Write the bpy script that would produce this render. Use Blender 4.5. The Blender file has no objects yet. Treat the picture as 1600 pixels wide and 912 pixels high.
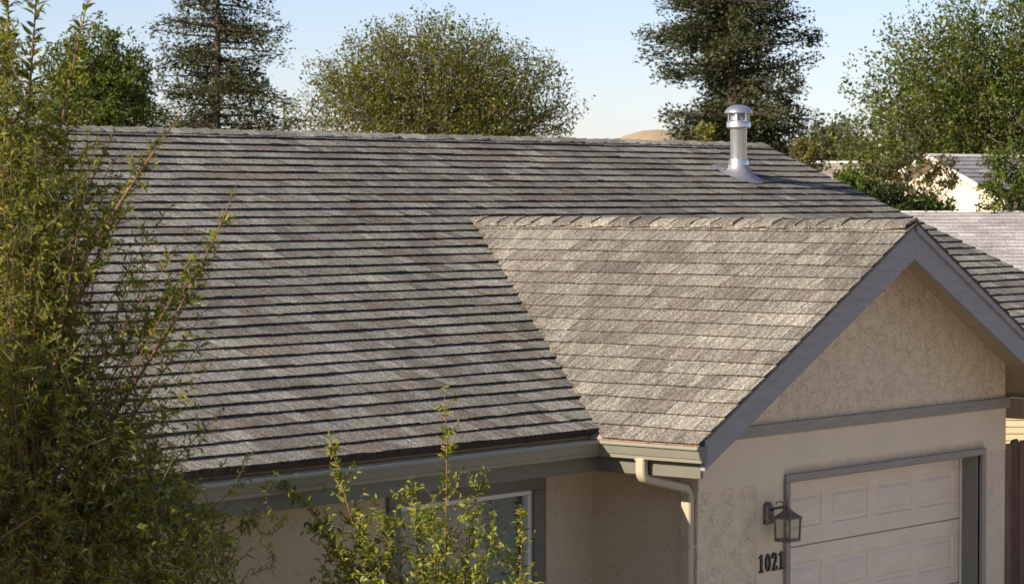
import bpy, math, random
import numpy as np
from mathutils import Vector, Matrix, noise

random.seed(7); rng = np.random.default_rng(7)
S = bpy.context.scene
COL = S.collection
GZ = -0.25                                    # ground level

# ------------------------------------------------------------------ camera
F_PX, YAW, PITCH = 4324.23, math.radians(39.7246), math.radians(-2.0093)
CAM = np.array([-16.11541, -11.65346, 4.13702])
fw = np.array([math.cos(YAW), math.sin(YAW), 0.0]); RT = np.array([math.sin(YAW), -math.cos(YAW), 0.0])
FW = fw*math.cos(PITCH) + np.array([0, 0, math.sin(PITCH)]); UP = np.cross(RT, FW)
cd = bpy.data.cameras.new('camera'); cam = bpy.data.objects.new('camera', cd); COL.objects.link(cam)
cd.sensor_width = 36.0; cd.lens = F_PX/1600*36.0; cd.clip_start = .5; cd.clip_end = 6000
m = Matrix.Identity(4)
for i in range(3):
    m[i][0] = RT[i]; m[i][1] = UP[i]; m[i][2] = -FW[i]; m[i][3] = CAM[i]
cam.matrix_world = m; S.camera = cam
cd.dof.use_dof = True; cd.dof.focus_distance = 21.5; cd.dof.aperture_fstop = 8.0

# ------------------------------------------------------------------ sky, sun, exposure
SUN = Vector((-1.0, .294, .50)).normalized()
el = math.asin(SUN.z); az = math.atan2(SUN.x, SUN.y)      # clockwise from +Y
w = bpy.data.worlds.new('World'); S.world = w; w.use_nodes = True
nt = w.node_tree; bg = nt.nodes['Background']
sky = nt.nodes.new('ShaderNodeTexSky'); sky.sky_type = 'NISHITA'; sky.sun_disc = False
sky.sun_elevation = el; sky.sun_rotation = az
sky.air_density = .7; sky.dust_density = .5; sky.ozone_density = 3.0; sky.altitude = 50
wb = nt.nodes.new('ShaderNodeMix'); wb.data_type = 'RGBA'; wb.blend_type = 'MULTIPLY'; wb.inputs[0].default_value = 1.0
wb.inputs[7].default_value = (1.06, .865, .82, 1)          # one even white balance for the whole sky
nt.links.new(sky.outputs[0], wb.inputs[6]); nt.links.new(wb.outputs[2], bg.inputs[0]); bg.inputs[1].default_value = 0.105
sl = bpy.data.lights.new('sun', 'SUN'); so = bpy.data.objects.new('sun', sl); COL.objects.link(so)
sl.energy = 4.5; sl.angle = math.radians(.6); sl.color = (1.0, .87, .72)
so.rotation_euler = SUN.to_track_quat('Z', 'Y').to_euler(); so.location = (-30, 10, 20)
S.view_settings.view_transform = 'Standard'; S.view_settings.look = 'None'
S.view_settings.gamma = 1; S.view_settings.use_curve_mapping = False
S.view_settings.exposure = 0.88

# ------------------------------------------------------------------ helpers
def at(u, v, dep):
    return CAM + dep*(FW + RT*(u-800)/F_PX - UP*(v-456)/F_PX)
def px(P):
    q = np.asarray(P, float) - CAM; z = q@FW
    return 800+F_PX*(q@RT)/z, 456-F_PX*(q@UP)/z, z
def tag(o, label=None, cat=None, group=None, kind=None):
    if label: o['label'] = label
    if cat: o['category'] = cat
    if group: o['group'] = group
    if kind: o['kind'] = kind
    return o
def setparent(o, parent):
    if parent is not None:
        o.parent = parent; o.matrix_parent_inverse = Matrix.Translation(parent_loc(parent)).inverted()
    return o
def parent_loc(p):
    l = Vector(p.location)
    while p.parent is not None:
        # every parented object keeps its own world location in .location
        break
    return l
def empty(name, loc, label, cat, group=None):
    o = bpy.data.objects.new(name, None); o.location = loc; o.empty_display_size = .2; COL.objects.link(o)
    return tag(o, label, cat, group)
def setcols(me, cols):
    a = me.color_attributes.new('tint', 'FLOAT_COLOR', 'POINT')
    c = np.ones((len(me.vertices), 4), np.float32); c[:, :3] = cols
    a.data.foreach_set('color', c.ravel())
def mesh(name, V, Fs, mat, parent=None, cols=None, smooth=False, origin=None, kind=None):
    V = np.asarray(V, float)
    if origin is not None: V = V - np.asarray(origin)
    me = bpy.data.meshes.new(name)
    if isinstance(Fs, np.ndarray):
        n, k = Fs.shape
        me.vertices.add(len(V)); me.vertices.foreach_set('co', V.astype(np.float32).ravel())
        me.loops.add(n*k); me.loops.foreach_set('vertex_index', Fs.astype(np.int32).ravel())
        me.polygons.add(n); me.polygons.foreach_set('loop_start', (np.arange(n)*k).astype(np.int32))
        me.polygons.foreach_set('loop_total', np.full(n, k, np.int32)); me.update(calc_edges=True)
    else:
        me.from_pydata(V.tolist(), [], Fs)
    if smooth: me.polygons.foreach_set('use_smooth', [True]*len(me.polygons))
    me.materials.append(mat)
    if cols is not None: setcols(me, cols)
    o = bpy.data.objects.new(name, me); COL.objects.link(o)
    if origin is not None: o.location = Vector(origin)
    setparent(o, parent)
    if kind: o['kind'] = kind
    return o
class MB:
    def __init__(s): s.V = []; s.F = []; s.C = []
    def add(s, V, F, c=(1, 1, 1)):
        b = len(s.V); s.V += [tuple(v) for v in V]; s.F += [tuple(i+b for i in f) for f in F]; s.C += [c]*len(V)
        return s
    def box(s, a, b, bev=0.0, c=(1, 1, 1)):
        x0, y0, z0 = [min(p, q) for p, q in zip(a, b)]; x1, y1, z1 = [max(p, q) for p, q in zip(a, b)]
        if bev <= 0:
            return s.add([(x0,y0,z0),(x1,y0,z0),(x1,y1,z0),(x0,y1,z0),(x0,y0,z1),(x1,y0,z1),(x1,y1,z1),(x0,y1,z1)],
                  [(0,3,2,1),(4,5,6,7),(0,1,5,4),(1,2,6,5),(2,3,7,6),(3,0,4,7)], c)
        V = []; idx = {}
        for i, X in enumerate((x0, x1)):
            for j, Y in enumerate((y0, y1)):
                for k, Z in enumerate((z0, z1)):
                    sx, sy, sz = (1-2*i)*bev, (1-2*j)*bev, (1-2*k)*bev
                    idx[i,j,k] = len(V); V += [(X, Y+sy, Z+sz), (X+sx, Y, Z+sz), (X+sx, Y+sy, Z)]
        I = idx; Fs = []
        for i in (0, 1):
            q = [I[i,0,0], I[i,1,0], I[i,1,1], I[i,0,1]]; Fs.append(tuple(q[::-1] if i == 0 else q))
            q = [I[0,i,0]+1, I[1,i,0]+1, I[1,i,1]+1, I[0,i,1]+1]; Fs.append(tuple(q if i == 0 else q[::-1]))
            q = [I[0,0,i]+2, I[1,0,i]+2, I[1,1,i]+2, I[0,1,i]+2]; Fs.append(tuple(q[::-1] if i == 0 else q))
        for j in (0, 1):
            for k in (0, 1):
                Fs.append((I[0,j,k]+1, I[1,j,k]+1, I[1,j,k]+2, I[0,j,k]+2))
                Fs.append((I[j,0,k], I[j,1,k], I[j,1,k]+2, I[j,0,k]+2))
                Fs.append((I[j,k,0], I[j,k,1], I[j,k,1]+1, I[j,k,0]+1))
        for t in I.values(): Fs.append((t, t+1, t+2))
        return s.add(V, Fs, c)
    def prism(s, prof, f0, f1, c=(1, 1, 1), caps=True):
        """profile list mapped by f0(p), f1(p) to the two ends"""
        n = len(prof); V = [f0(p) for p in prof]+[f1(p) for p in prof]
        Fs = [(i, (i+1) % n, n+(i+1) % n, n+i) for i in range(n)]
        if caps: Fs += [tuple(range(n))[::-1], tuple(range(n, 2*n))]
        return s.add(V, Fs, c)
    def tube(s, pts, rad, n=6, c=(1, 1, 1), cap=True):
        pts = [np.asarray(p, float) for p in pts]; R = rad if hasattr(rad, '__len__') else [rad]*len(pts)
        V = []; prev = None
        for i, p in enumerate(pts):
            d = pts[min(i+1, len(pts)-1)]-pts[max(i-1, 0)]; d = d/(np.linalg.norm(d)+1e-9)
            if prev is None:
                a = np.array([0, 0, 1.0]) if abs(d[2]) < .9 else np.array([1.0, 0, 0])
                e = np.cross(d, a)
            else: e = prev-d*(prev@d)
            e = e/(np.linalg.norm(e)+1e-9); prev = e; g = np.cross(d, e)
            for k in range(n):
                th = 2*math.pi*k/n; V.append(p+R[i]*(e*math.cos(th)+g*math.sin(th)))
        Fs = [(i*n+k, i*n+(k+1) % n, (i+1)*n+(k+1) % n, (i+1)*n+k) for i in range(len(pts)-1) for k in range(n)]
        if cap: Fs += [tuple(range(n))[::-1], tuple((len(pts)-1)*n+k for k in range(n))]
        return s.add(V, Fs, c)
    def lathe(s, prof, cx, cy, n=24, c=(1, 1, 1)):
        V = []; m_ = len(prof)
        for r, z in prof:
            for k in range(n):
                th = 2*math.pi*k/n; V.append((cx+r*math.cos(th), cy+r*math.sin(th), z))
        Fs = [(i*n+k, i*n+(k+1) % n, (i+1)*n+(k+1) % n, (i+1)*n+k) for i in range(m_-1) for k in range(n)]
        return s.add(V, Fs, c)
    def build(s, name, mat, parent=None, smooth=False, kind=None, cols=False, origin=None):
        return mesh(name, s.V, s.F, mat, parent, cols=np.array(s.C) if cols else None, smooth=smooth, kind=kind, origin=origin)
def sharp(o, deg=35):
    me = o.data
    me.polygons.foreach_set('use_smooth', [True]*len(me.polygons))
    try: me.set_sharp_from_angle(angle=math.radians(deg))
    except Exception: pass
    return o

# ------------------------------------------------------------------ materials
def newmat(name):
    m_ = bpy.data.materials.new(name); m_.use_nodes = True
    return m_, m_.node_tree, m_.node_tree.nodes['Principled BSDF']
def N(nt, t, **kw):
    n = nt.nodes.new(t)
    for k, v in kw.items(): setattr(n, k, v)
    return n
def posnode(nt, scale=(1, 1, 1)):
    g = N(nt, 'ShaderNodeNewGeometry'); mp = N(nt, 'ShaderNodeMapping'); mp.inputs['Scale'].default_value = scale
    nt.links.new(g.outputs['Position'], mp.inputs['Vector']); return mp.outputs[0]
def noise_(nt, vec, scale, detail=4, rough=.55):
    n = N(nt, 'ShaderNodeTexNoise'); n.inputs['Scale'].default_value = scale; n.inputs['Detail'].default_value = detail
    n.inputs['Roughness'].default_value = rough; nt.links.new(vec, n.inputs['Vector']); return n.outputs['Fac']
def ramp(nt, fac, stops):
    r = N(nt, 'ShaderNodeValToRGB'); e = r.color_ramp.elements
    while len(e) < len(stops): e.new(.5)
    for q, (p, c) in zip(e, stops):
        q.position = p; q.color = (*c, 1) if hasattr(c, '__len__') else (c, c, c, 1)
    nt.links.new(fac, r.inputs[0]); return r.outputs[0]
def mix(nt, a, b, fac, mode='MIX'):
    n = N(nt, 'ShaderNodeMix', data_type='RGBA', blend_type=mode)
    for sock, v in ((n.inputs[6], a), (n.inputs[7], b), (n.inputs[0], fac)):
        if hasattr(v, 'is_linked'): nt.links.new(v, sock)
        else: sock.default_value = (*v, 1) if hasattr(v, '__len__') else v
    return n.outputs[2]
def bump(nt, bsdf, h, strength, dist, prev=None):
    b = N(nt, 'ShaderNodeBump'); b.inputs['Strength'].default_value = strength; b.inputs['Distance'].default_value = dist
    nt.links.new(h, b.inputs['Height'])
    if prev is not None: nt.links.new(prev, b.inputs['Normal'])
    nt.links.new(b.outputs[0], bsdf.inputs['Normal']); return b.outputs[0]
def attr(nt):
    a = N(nt, 'ShaderNodeAttribute'); a.attribute_name = 'tint'; return a.outputs['Color']

def shingle_mat(name, streak, amt=1.0):
    m_, nt, b = newmat(name)
    p = posnode(nt); ps = posnode(nt, streak)
    gran = noise_(nt, p, 75, 2, .75); st = noise_(nt, ps, 1.0, 4, .6); big = noise_(nt, p, .9, 3)
    mid = noise_(nt, p, 42, 3, .7)
    c = mix(nt, attr(nt), ramp(nt, gran, [(.28, .30), (.5, .95), (.74, 2.15)]), 1.0, 'MULTIPLY')
    c = mix(nt, c, ramp(nt, mid, [(.3, .62), (.5, 1.0), (.72, 1.38)]), 1.0, 'MULTIPLY')
    c = mix(nt, c, ramp(nt, st, [(.28, .50), (.5, 1.0), (.72, 1.45)]), amt, 'MULTIPLY')
    c = mix(nt, c, ramp(nt, big, [(.3, .86), (.7, 1.12)]), 1.0, 'MULTIPLY')
    nt.links.new(c, b.inputs['Base Color']); b.inputs['Roughness'].default_value = .92
    b.inputs['Specular IOR Level'].default_value = .25
    bump(nt, b, gran, .55, .005)
    return m_
def stucco_mat(name, col, heavy, dirt=.1):
    m_, nt, b = newmat(name)
    p = posnode(nt); fine = noise_(nt, p, 60, 4, .65)
    big = noise_(nt, p, 1.3, 4)
    c0 = tuple(x*(1-dirt) for x in col)
    c = mix(nt, ramp(nt, big, [(.3, c0), (.7, col)]), ramp(nt, fine, [(.3, .9), (.7, 1.05)]), 1.0, 'MULTIPLY')
    n1 = bump(nt, b, fine, .25, .006)
    if heavy > 0:
        # skip-trowel marks: short crooked ridges where a warped noise crosses its middle value
        wv = N(nt, 'ShaderNodeTexNoise'); wv.inputs['Scale'].default_value = 9; wv.inputs['Detail'].default_value = 2
        nt.links.new(p, wv.inputs['Vector'])
        add = N(nt, 'ShaderNodeVectorMath', operation='MULTIPLY_ADD'); add.inputs[1].default_value = (.10, .10, .10)
        nt.links.new(wv.outputs['Color'], add.inputs[0]); nt.links.new(p, add.inputs[2])
        f = noise_(nt, add.outputs[0], 21, 2.0, .5)
        h = ramp(nt, f, [(.40, 0.0), (.475, .9), (.5, .12), (.56, .35), (.64, 1.0)])
        msk = noise_(nt, p, 9.0, 2)
        h2 = mix(nt, (.5, .5, .5), h, ramp(nt, msk, [(.36, .12), (.60, 1.0)]))
        bump(nt, b, h2, heavy, .02, n1)
        c = mix(nt, c, ramp(nt, f, [(.462, 1.0), (.487, .60), (.512, 1.0)]), ramp(nt, msk, [(.42, 0.05), (.62, 1.0)]), 'MULTIPLY')
    nt.links.new(c, b.inputs['Base Color']); b.inputs['Roughness'].default_value = .9
    b.inputs['Specular IOR Level'].default_value = .2
    return m_
def paint_mat(name, col, rough=.55, var=.08, streak=(1, 1, 1), sc=3.0, metallic=0.0, bmp=.0, tint=False):
    m_, nt, b = newmat(name)
    p = posnode(nt, streak); f = noise_(nt, p, sc, 5, .6); g = noise_(nt, posnode(nt), 45, 3, .6)
    c = ramp(nt, f, [(.3, tuple(x*(1-var) for x in col)), (.7, tuple(min(1, x*(1+var)) for x in col))])
    c = mix(nt, c, ramp(nt, g, [(.3, .95), (.7, 1.03)]), 1.0, 'MULTIPLY')
    if tint: c = mix(nt, c, attr(nt), 1.0, 'MULTIPLY')
    nt.links.new(c, b.inputs['Base Color']); b.inputs['Roughness'].default_value = rough
    b.inputs['Metallic'].default_value = metallic
    if bmp > 0: bump(nt, b, f, bmp, .004)
    return m_
def leaf_mat(name, trans=.35, rough=.5):
    m_, nt, b = newmat(name)
    col = attr(nt); nt.links.new(col, b.inputs['Base Color']); b.inputs['Roughness'].default_value = rough
    b.inputs['Specular IOR Level'].default_value = .35
    t = N(nt, 'ShaderNodeBsdfTranslucent')
    c2 = mix(nt, col, (1.35, 1.25, .45), 1.0, 'MULTIPLY'); nt.links.new(c2, t.inputs['Color'])
    mx = N(nt, 'ShaderNodeMixShader'); mx.inputs[0].default_value = trans
    nt.links.new(b.outputs[0], mx.inputs[1]); nt.links.new(t.outputs[0], mx.inputs[2])
    nt.links.new(mx.outputs[0], nt.nodes['Material Output'].inputs['Surface']); return m_
def bark_mat(name, col):
    return paint_mat(name, col, .9, .35, (1, 1, .25), 8, bmp=.6)

M = {}
M['shingle_main'] = shingle_mat('shingle_main', (42, 7.0, 7.0))
M['shingle_garage'] = shingle_mat('shingle_garage', (5.5, 34, 5.5))
M['shingle_nbr'] = shingle_mat('shingle_nbr', (2, 2, 2), .35)
WALL = (.75, .61, .43)
M['stucco_heavy'] = stucco_mat('stucco_heavy', WALL, .55)
M['stucco_mid'] = stucco_mat('stucco_mid', (.70, .575, .42), .3)
M['stucco_smooth'] = stucco_mat('stucco_smooth', (.74, .61, .435), .0)
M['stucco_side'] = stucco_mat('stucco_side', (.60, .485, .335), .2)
M['trim'] = paint_mat('trim', (.285, .245, .205), .6, .15, (1, 1, 6), 4, bmp=.08)
M['rake_paint'] = paint_mat('rake_paint', (.255, .243, .238), .6, .13, (1, 1, 6), 4, bmp=.08)
M['fascia'] = paint_mat('fascia', (.14, .135, .102), .5, .06, (2, 2, 6), 4)
M['gutter'] = paint_mat('gutter', (.23, .22, .168), .38, .05, (1.5, 1.5, 8), 3)
M['downspout'] = paint_mat('downspout', (.43, .37, .27), .4, .05, (4, 4, 1), 3)
M['window_trim'] = paint_mat('window_trim', (.165, .155, .125), .55, .07, (2, 1, 2), 4)
M['vinyl'] = paint_mat('vinyl', (.72, .72, .70), .35, .02)
M['blind'] = paint_mat('blind', (.66, .64, .55), .5, .05)
M['door'] = paint_mat('door', (.73, .60, .465), .5, .07, (1, 1, 3), 3)
M['jamb'] = paint_mat('jamb', (.20, .205, .17), .55, .06, (1, 1, 1), 3)
M['soffit'] = paint_mat('soffit', (.42, .33, .23), .7, .14, (2, 9, 2), 3)
M['dark_edge'] = paint_mat('dark_edge', (.05, .045, .04), .8, .2)
M['drip'] = paint_mat('drip', (.30, .17, .09), .55, .3, (6, 6, 6), 4)
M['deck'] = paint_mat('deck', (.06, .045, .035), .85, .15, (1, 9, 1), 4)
M['interior'] = paint_mat('interior', (.10, .095, .085), .9, .1)
M['galv'] = paint_mat('galv', (.60, .615, .63), .32, .16, (9, 9, 1.4), 5, metallic=.82)
M['lead'] = paint_mat('lead', (.30, .31, .33), .55, .18, (8, 8, 8), 3, metallic=.5)
M['bronze'] = paint_mat('bronze', (.20, .16, .135), .5, .3, (6, 6, 6), 6, metallic=.45)
M['digit'] = paint_mat('digit', (.018, .016, .015), .4, .1)
M['bulb'] = paint_mat('bulb', (.62, .58, .45), .3, .05)
M['fence'] = paint_mat('fence', (.15, .078, .048), .85, .3, (14, 14, .9), 2, bmp=.4, tint=True)
M['siding'] = paint_mat('siding', (.58, .45, .27), .7, .08, (1, 1, 8), 3)
M['white_wood'] = paint_mat('white_wood', (.70, .66, .60), .6, .08)
M['nbr_wall'] = paint_mat('nbr_wall', (.66, .56, .42), .85, .07)
M['bark'] = bark_mat('bark', (.06, .042, .03))
M['bark_grey'] = bark_mat('bark_grey', (.13, .105, .08))
M['stem_red'] = paint_mat('stem_red', (.17, .085, .05), .7, .3, (5, 5, 3), 4)
M['twig'] = paint_mat('twig', (.10, .085, .04), .8, .25)
M['leaf'] = leaf_mat('leaf', .45)
M['needle'] = leaf_mat('needle', .18, .6)
def glass():
    m_, nt, b = newmat('glass')
    lw = N(nt, 'ShaderNodeLayerWeight'); lw.inputs['Blend'].default_value = .5
    pw = N(nt, 'ShaderNodeMath', operation='POWER'); pw.inputs[1].default_value = 3.0; nt.links.new(lw.outputs['Facing'], pw.inputs[0])
    fr = N(nt, 'ShaderNodeMath', operation='MULTIPLY_ADD'); fr.inputs[1].default_value = .85; fr.inputs[2].default_value = .09; nt.links.new(pw.outputs[0], fr.inputs[0])
    gl = N(nt, 'ShaderNodeBsdfGlossy'); gl.inputs['Roughness'].default_value = .02
    tr = N(nt, 'ShaderNodeBsdfTransparent'); tr.inputs['Color'].default_value = (.80, .86, .82, 1)
    mx = N(nt, 'ShaderNodeMixShader'); nt.links.new(fr.outputs[0], mx.inputs[0]); nt.links.new(tr.outputs[0], mx.inputs[1]); nt.links.new(gl.outputs[0], mx.inputs[2])
    nt.links.new(mx.outputs[0], nt.nodes['Material Output'].inputs['Surface']); return m_
M['glass'] = glass()
def ground_mat(name, a, c_, sc):
    m_, nt, b = newmat(name); p = posnode(nt)
    f = noise_(nt, p, sc, 6, .6); g = noise_(nt, p, sc*14, 3)
    c = mix(nt, ramp(nt, f, [(.35, a), (.65, c_)]), ramp(nt, g, [(.3, .8), (.7, 1.15)]), 1.0, 'MULTIPLY')
    nt.links.new(c, b.inputs['Base Color']); b.inputs['Roughness'].default_value = .95; bump(nt, b, g, .4, .02); return m_
M['ground'] = ground_mat('ground', (.25, .205, .125), (.36, .295, .185), .35)
M['concrete'] = ground_mat('concrete', (.50, .46, .39), (.58, .54, .46), .8)
M['hill'] = ground_mat('hill', (.32, .235, .135), (.40, .30, .18), .02)

# ------------------------------------------------------------------ ground, driveway, hill
g = MB(); R_ = 3500
g.add([(-R_, -R_, GZ), (R_, -R_, GZ), (R_, R_, GZ), (-R_, R_, GZ)], [(0, 1, 2, 3)])
tag(g.build('ground', M['ground']), kind='structure')
MB().box((.6, -9, GZ-.1), (4.7, -.06, GZ+.05), .01).build('driveway', M['concrete'])['kind'] = 'structure'
MB().box((-.9, -9, GZ-.1), (.58, -.06, GZ+.04), .01).build('path', M['concrete'])['kind'] = 'structure'
hc = at(1015, 300, 900)
V = []; nx, ny = 60, 24
for j in range(ny):
    for i in range(nx):
        a, b_ = (i/(nx-1)-.5)*2, (j/(ny-1)-.5)*2
        q = hc + RT*a*150 + fw*b_*120
        h = 22.6*math.exp(-(a*4.4)**2)*(1-b_*b_) + 11*math.exp(-((a-.42)*2.6)**2)*(1-b_*b_)
        h += 1.2*noise.noise(Vector((a*5, b_*4, 1)))*(1-b_*b_)*(1-a*a)
        V.append((q[0], q[1], GZ-.5+max(0, h)))
Fs = np.array([(j*nx+i, j*nx+i+1, (j+1)*nx+i+1, (j+1)*nx+i) for j in range(ny-1) for i in range(nx-1)])
mesh('hill', V, Fs, M['hill'], smooth=True, kind='structure')

# ------------------------------------------------------------------ the house
W = 4.4; ZE = 2.4; OE = .6467; YE = .395; OF = .4538; XA = 2.2; ZR = 3.9281; MM = .4143; MG = .534
YR = 5.888; XR = 9.329; XL = -8.6; YW = .966
ZRIDGE = ZE+.02+MM*(YR-YE)
def zmain(y): return ZE+.02+MM*(y-YE)
def zgar(x): return ZR-MG*abs(x-XA)
YI = YE+(ZR-ZE-.02)/MM
house = empty('house', (0, 0, GZ), 'beige stucco house with weathered grey shingle roof, garage gable and gutters', 'house')
def P_(name, mb, mat, parent=house, **k): return mb.build(name, M[mat], parent, **k)

# --- roof decks
mainroof = MB(); T = .045
def slab(mb, pts, n, t0=.012, t1=T):
    pts = [np.array(p, float) for p in pts]; n = np.array(n, float)/np.linalg.norm(n); k = len(pts)
    mb.add([p-n*t0 for p in pts]+[p-n*t1 for p in pts], [tuple(range(k)), tuple(range(k, 2*k))[::-1]]+[(i, k+i, k+(i+1) % k, (i+1) % k) for i in range(k)])
nM = np.array([0, -MM, 1.0]); nM /= np.linalg.norm(nM)
nGl = np.array([-MG, 0, 1.0]); nGl /= np.linalg.norm(nGl); nGr = np.array([MG, 0, 1.0]); nGr /= np.linalg.norm(nGr)
y0 = YE+.10
gx = lambda y: XA-(ZR-zmain(y))/MG      # left valley x at y
slab(mainroof, [(XL, y0, zmain(y0)), (gx(y0), y0, zmain(y0)), (XA, YI, zmain(YI)), (XA, YR, ZRIDGE), (XL, YR, ZRIDGE)], nM)
slab(mainroof, [(2*XA-gx(y0), y0, zmain(y0)), (XR-.02, y0, zmain(y0)), (XR-.02, YR, ZRIDGE), (XA, YR, ZRIDGE), (XA, YI, zmain(YI))], nM)
yb = 2*YR-YE
slab(mainroof, [(XR-.02, yb, zmain(y0)), (XL, yb, zmain(y0)), (XL, YR, ZRIDGE), (XR-.02, YR, ZRIDGE)], (0, MM, 1))
mroof = P_('main_roof', mainroof, 'deck')  # dark deck colour paints in the shade of the gap above the gutter
groof_mb = MB(); xe = -OE+.02; yf = -OF+.012
slab(groof_mb, [(xe, yf, zgar(xe)), (XA, yf, ZR), (XA, YI, ZR), (xe, YE+.12, zgar(xe))][::-1], nGl, .012, .03)
xe2 = 2*XA-xe
slab(groof_mb, [(xe2, yf, zgar(xe2)), (XA, yf, ZR), (XA, YI, ZR), (xe2, YE+.12, zgar(xe2))], nGr, .012, .03)
groof = P_('garage_roof', groof_mb, 'soffit')

# --- shingles
def clip(poly, a, b, c):
    """keep a*s+b*t+c >= 0"""
    out = []
    for i in range(len(poly)):
        p, q = poly[i], poly[(i+1) % len(poly)]
        dp, dq = a*p[0]+b*p[1]+c, a*q[0]+b*q[1]+c
        if dp >= 0: out.append(p)
        if (dp >= 0) != (dq >= 0):
            k = dp/(dp-dq); out.append((p[0]+k*(q[0]-p[0]), p[1]+k*(q[1]-p[1])))
    return out
EDGE = np.array((.062, .048, .038))
def blend(pal, r, blotch):
    c = np.array(pal[min(int(r*len(pal)), len(pal)-1)])
    return (c*.74+np.mean(np.array(pal), axis=0)*.26)*(1+.24*blotch)
def shingles(roof, origin, sd, td, nrm, s0, s1, n, e, mat, pal, clipf, indiv, widths, thick, seed, frame=True, mind=0, kindname='shingle', extra_top=0.0, edge=None):
    rnd = random.Random(seed); origin = np.array(origin, float); sd = np.array(sd, float); td = np.array(td, float); nrm = np.array(nrm, float)
    pieces = []
    for i in range(n):
        t0 = i*e; s = s0 - rnd.random()*.3; last = None
        jrow = rnd.uniform(-.006, .006)
        while s < s1:
            wd = rnd.choice(widths)*rnd.uniform(.85, 1.15)
            a, b = max(s, s0), min(s+wd, s1); s += wd
            if b-a < .03: continue
            P0 = origin+sd*(a+b)/2+td*t0
            bl = noise.noise(Vector(P0)*.9)+.7*noise.noise(Vector(P0)*2.6+Vector((9, 3, 1)))
            r = rnd.random(); c = blend(pal, r, bl)*rnd.uniform(.93, 1.07)
            th = thick*rnd.choice((.8, .92, 1.0, 1.0, 1.12))*rnd.uniform(.92, 1.08)
            wob = .0055*noise.noise(Vector((a*1.3, i*7.7, seed))); th *= 1+.38*noise.noise(Vector((a*1.7+5, i*3.1, seed+2)))
            dt = jrow+wob*2+rnd.uniform(-.003, .003)
            top = e+.035 if i < n-1 else e*extra_top+.02
            sk = rnd.uniform(-.003, .003)
            poly = [(a+.0015, t0+dt), ((a+b)/2, t0+dt+rnd.uniform(-.004, .004)), (b-.0015, t0+dt+sk), (b-.0015, t0+top), (a+.0015, t0+top)]
            poly = clipf(poly)
            if len(poly) < 3: continue
            V = []; k = len(poly); C = []
            for (ss, tt) in poly:
                f = (tt-t0)/(e+.035); h = .002+(th+.004)*(1-max(0, min(1, f)))
                V.append(origin+sd*ss+td*tt+nrm*h); C.append(c)
            V += V[:k]; C += [EDGE if edge is None else np.array(edge)]*(2*k)
            for (ss, tt) in poly: V.append(origin+sd*ss+td*tt-nrm*.008)
            Fs = [tuple(range(k))]+[(k+j, 2*k+j, 2*k+(j+1) % k, k+(j+1) % k) for j in range(k)]
            q = [px(v) for v in V[:k]]
            vis = all(-5 < z[0] < 1605 and -5 < z[1] < 917 for z in q)
            ar = abs(sum(q[j][0]*q[(j+1) % k][1]-q[(j+1) % k][0]*q[j][1] for j in range(k)))/2 if vis else 0
            pieces.append((ar, V, Fs, C))
    pieces.sort(key=lambda p: -p[0])
    for ar, V, Fs, C in pieces[:indiv]:
        mesh('shingle', V, Fs, M[mat], roof, cols=np.array(C), origin=V[0])
    V = []; Fa = []; C = []
    for ar, v, f, c in pieces[indiv:]:
        b = len(V); V += v; C += c; Fa += [tuple(i+b for i in g_) for g_ in f]
    if V: mesh('shingle_courses', V, Fa, M[mat], roof, cols=np.array(C), kind='stuff')
    return len(pieces)
PAL = [(.232, .219, .174), (.192, .178, .143), (.288, .275, .224), (.151, .135, .109), (.208, .200, .167), (.177, .145, .112), (.243, .236, .20)]
tM = np.array([0, 1.0, MM]); tM /= np.linalg.norm(tM)
LM = math.hypot(YR-y0, MM*(YR-y0)); nMc = 36; eM = LM/nMc
def clipM(poly):
    # valley: keep where the main plane is above the garage plane
    cs = sum(p[0] for p in poly)/len(poly); k = MM*tM[1]
    zb = zmain(y0)
    if cs < XA: return clip(poly, -MG, k, zb-ZR+MG*XA-.004)
    return clip(poly, MG, k, zb-ZR-MG*XA+.02)
WD = [.09, .13, .16, .2, .24, .3, .14, .11]
n1 = shingles(mroof, (0, y0-.015, zmain(y0-.015)), (1, 0, 0), tM, nM, XL-.02, XR, nMc, eM, 'shingle_main', PAL, clipM, 165, WD, .0155, 3)
tG = np.array([1.0, 0, MG]); tG /= np.linalg.norm(tG)
LG = math.hypot(XA+OE-.0, MG*(XA+OE)); nGc = 18; eG = LG/nGc
cg = tG[0]
def clipG(poly):
    # y < valley y at this height:  zgar(x) > zmain(y)
    return clip(poly, -MM, MG*cg, zgar(-OE)-(ZE+.02-MM*YE)-.002)
PALG = [tuple(np.array(c)*np.array((.84, .845, .82))) for c in ((.235, .215, .182), (.20, .182, .155), (.285, .266, .226), (.162, .145, .126), (.225, .207, .176), (.18, .155, .133), (.26, .243, .21))]
n2 = shingles(groof, (-OE, 0, zgar(-OE)), (0, 1, 0), tG, nGl, -OF-.02, YI+.2, nGc, eG, 'shingle_garage', PALG, clipG, 135, [.1, .14, .17, .22, .28, .34], .0085, 5)
# the far slope of the garage roof
tGr = np.array([-1.0, 0, MG]); tGr /= np.linalg.norm(tGr)
shingles(groof, (2*XA+OE, 0, zgar(-OE)), (0, 1, 0), tGr, nGr, -OF-.02, YI+.2, nGc, eG, 'shingle_garage', PAL,
         lambda p: clip(p, -MM, MG*cg, zgar(-OE)-(ZE+.02-MM*YE)-.002), 0, [.2, .28, .34], .012, 6)
tB = np.array([0, -1.0, MM]); tB /= np.linalg.norm(tB)
shingles(mroof, (0, 2*YR-y0, zmain(y0)), (1, 0, 0), tB, np.array([0, MM, 1])/math.hypot(1, MM), XL, XR, nMc, eM, 'shingle_main', PAL, lambda p: p, 0, [.6, .8], .012, 8)

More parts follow.
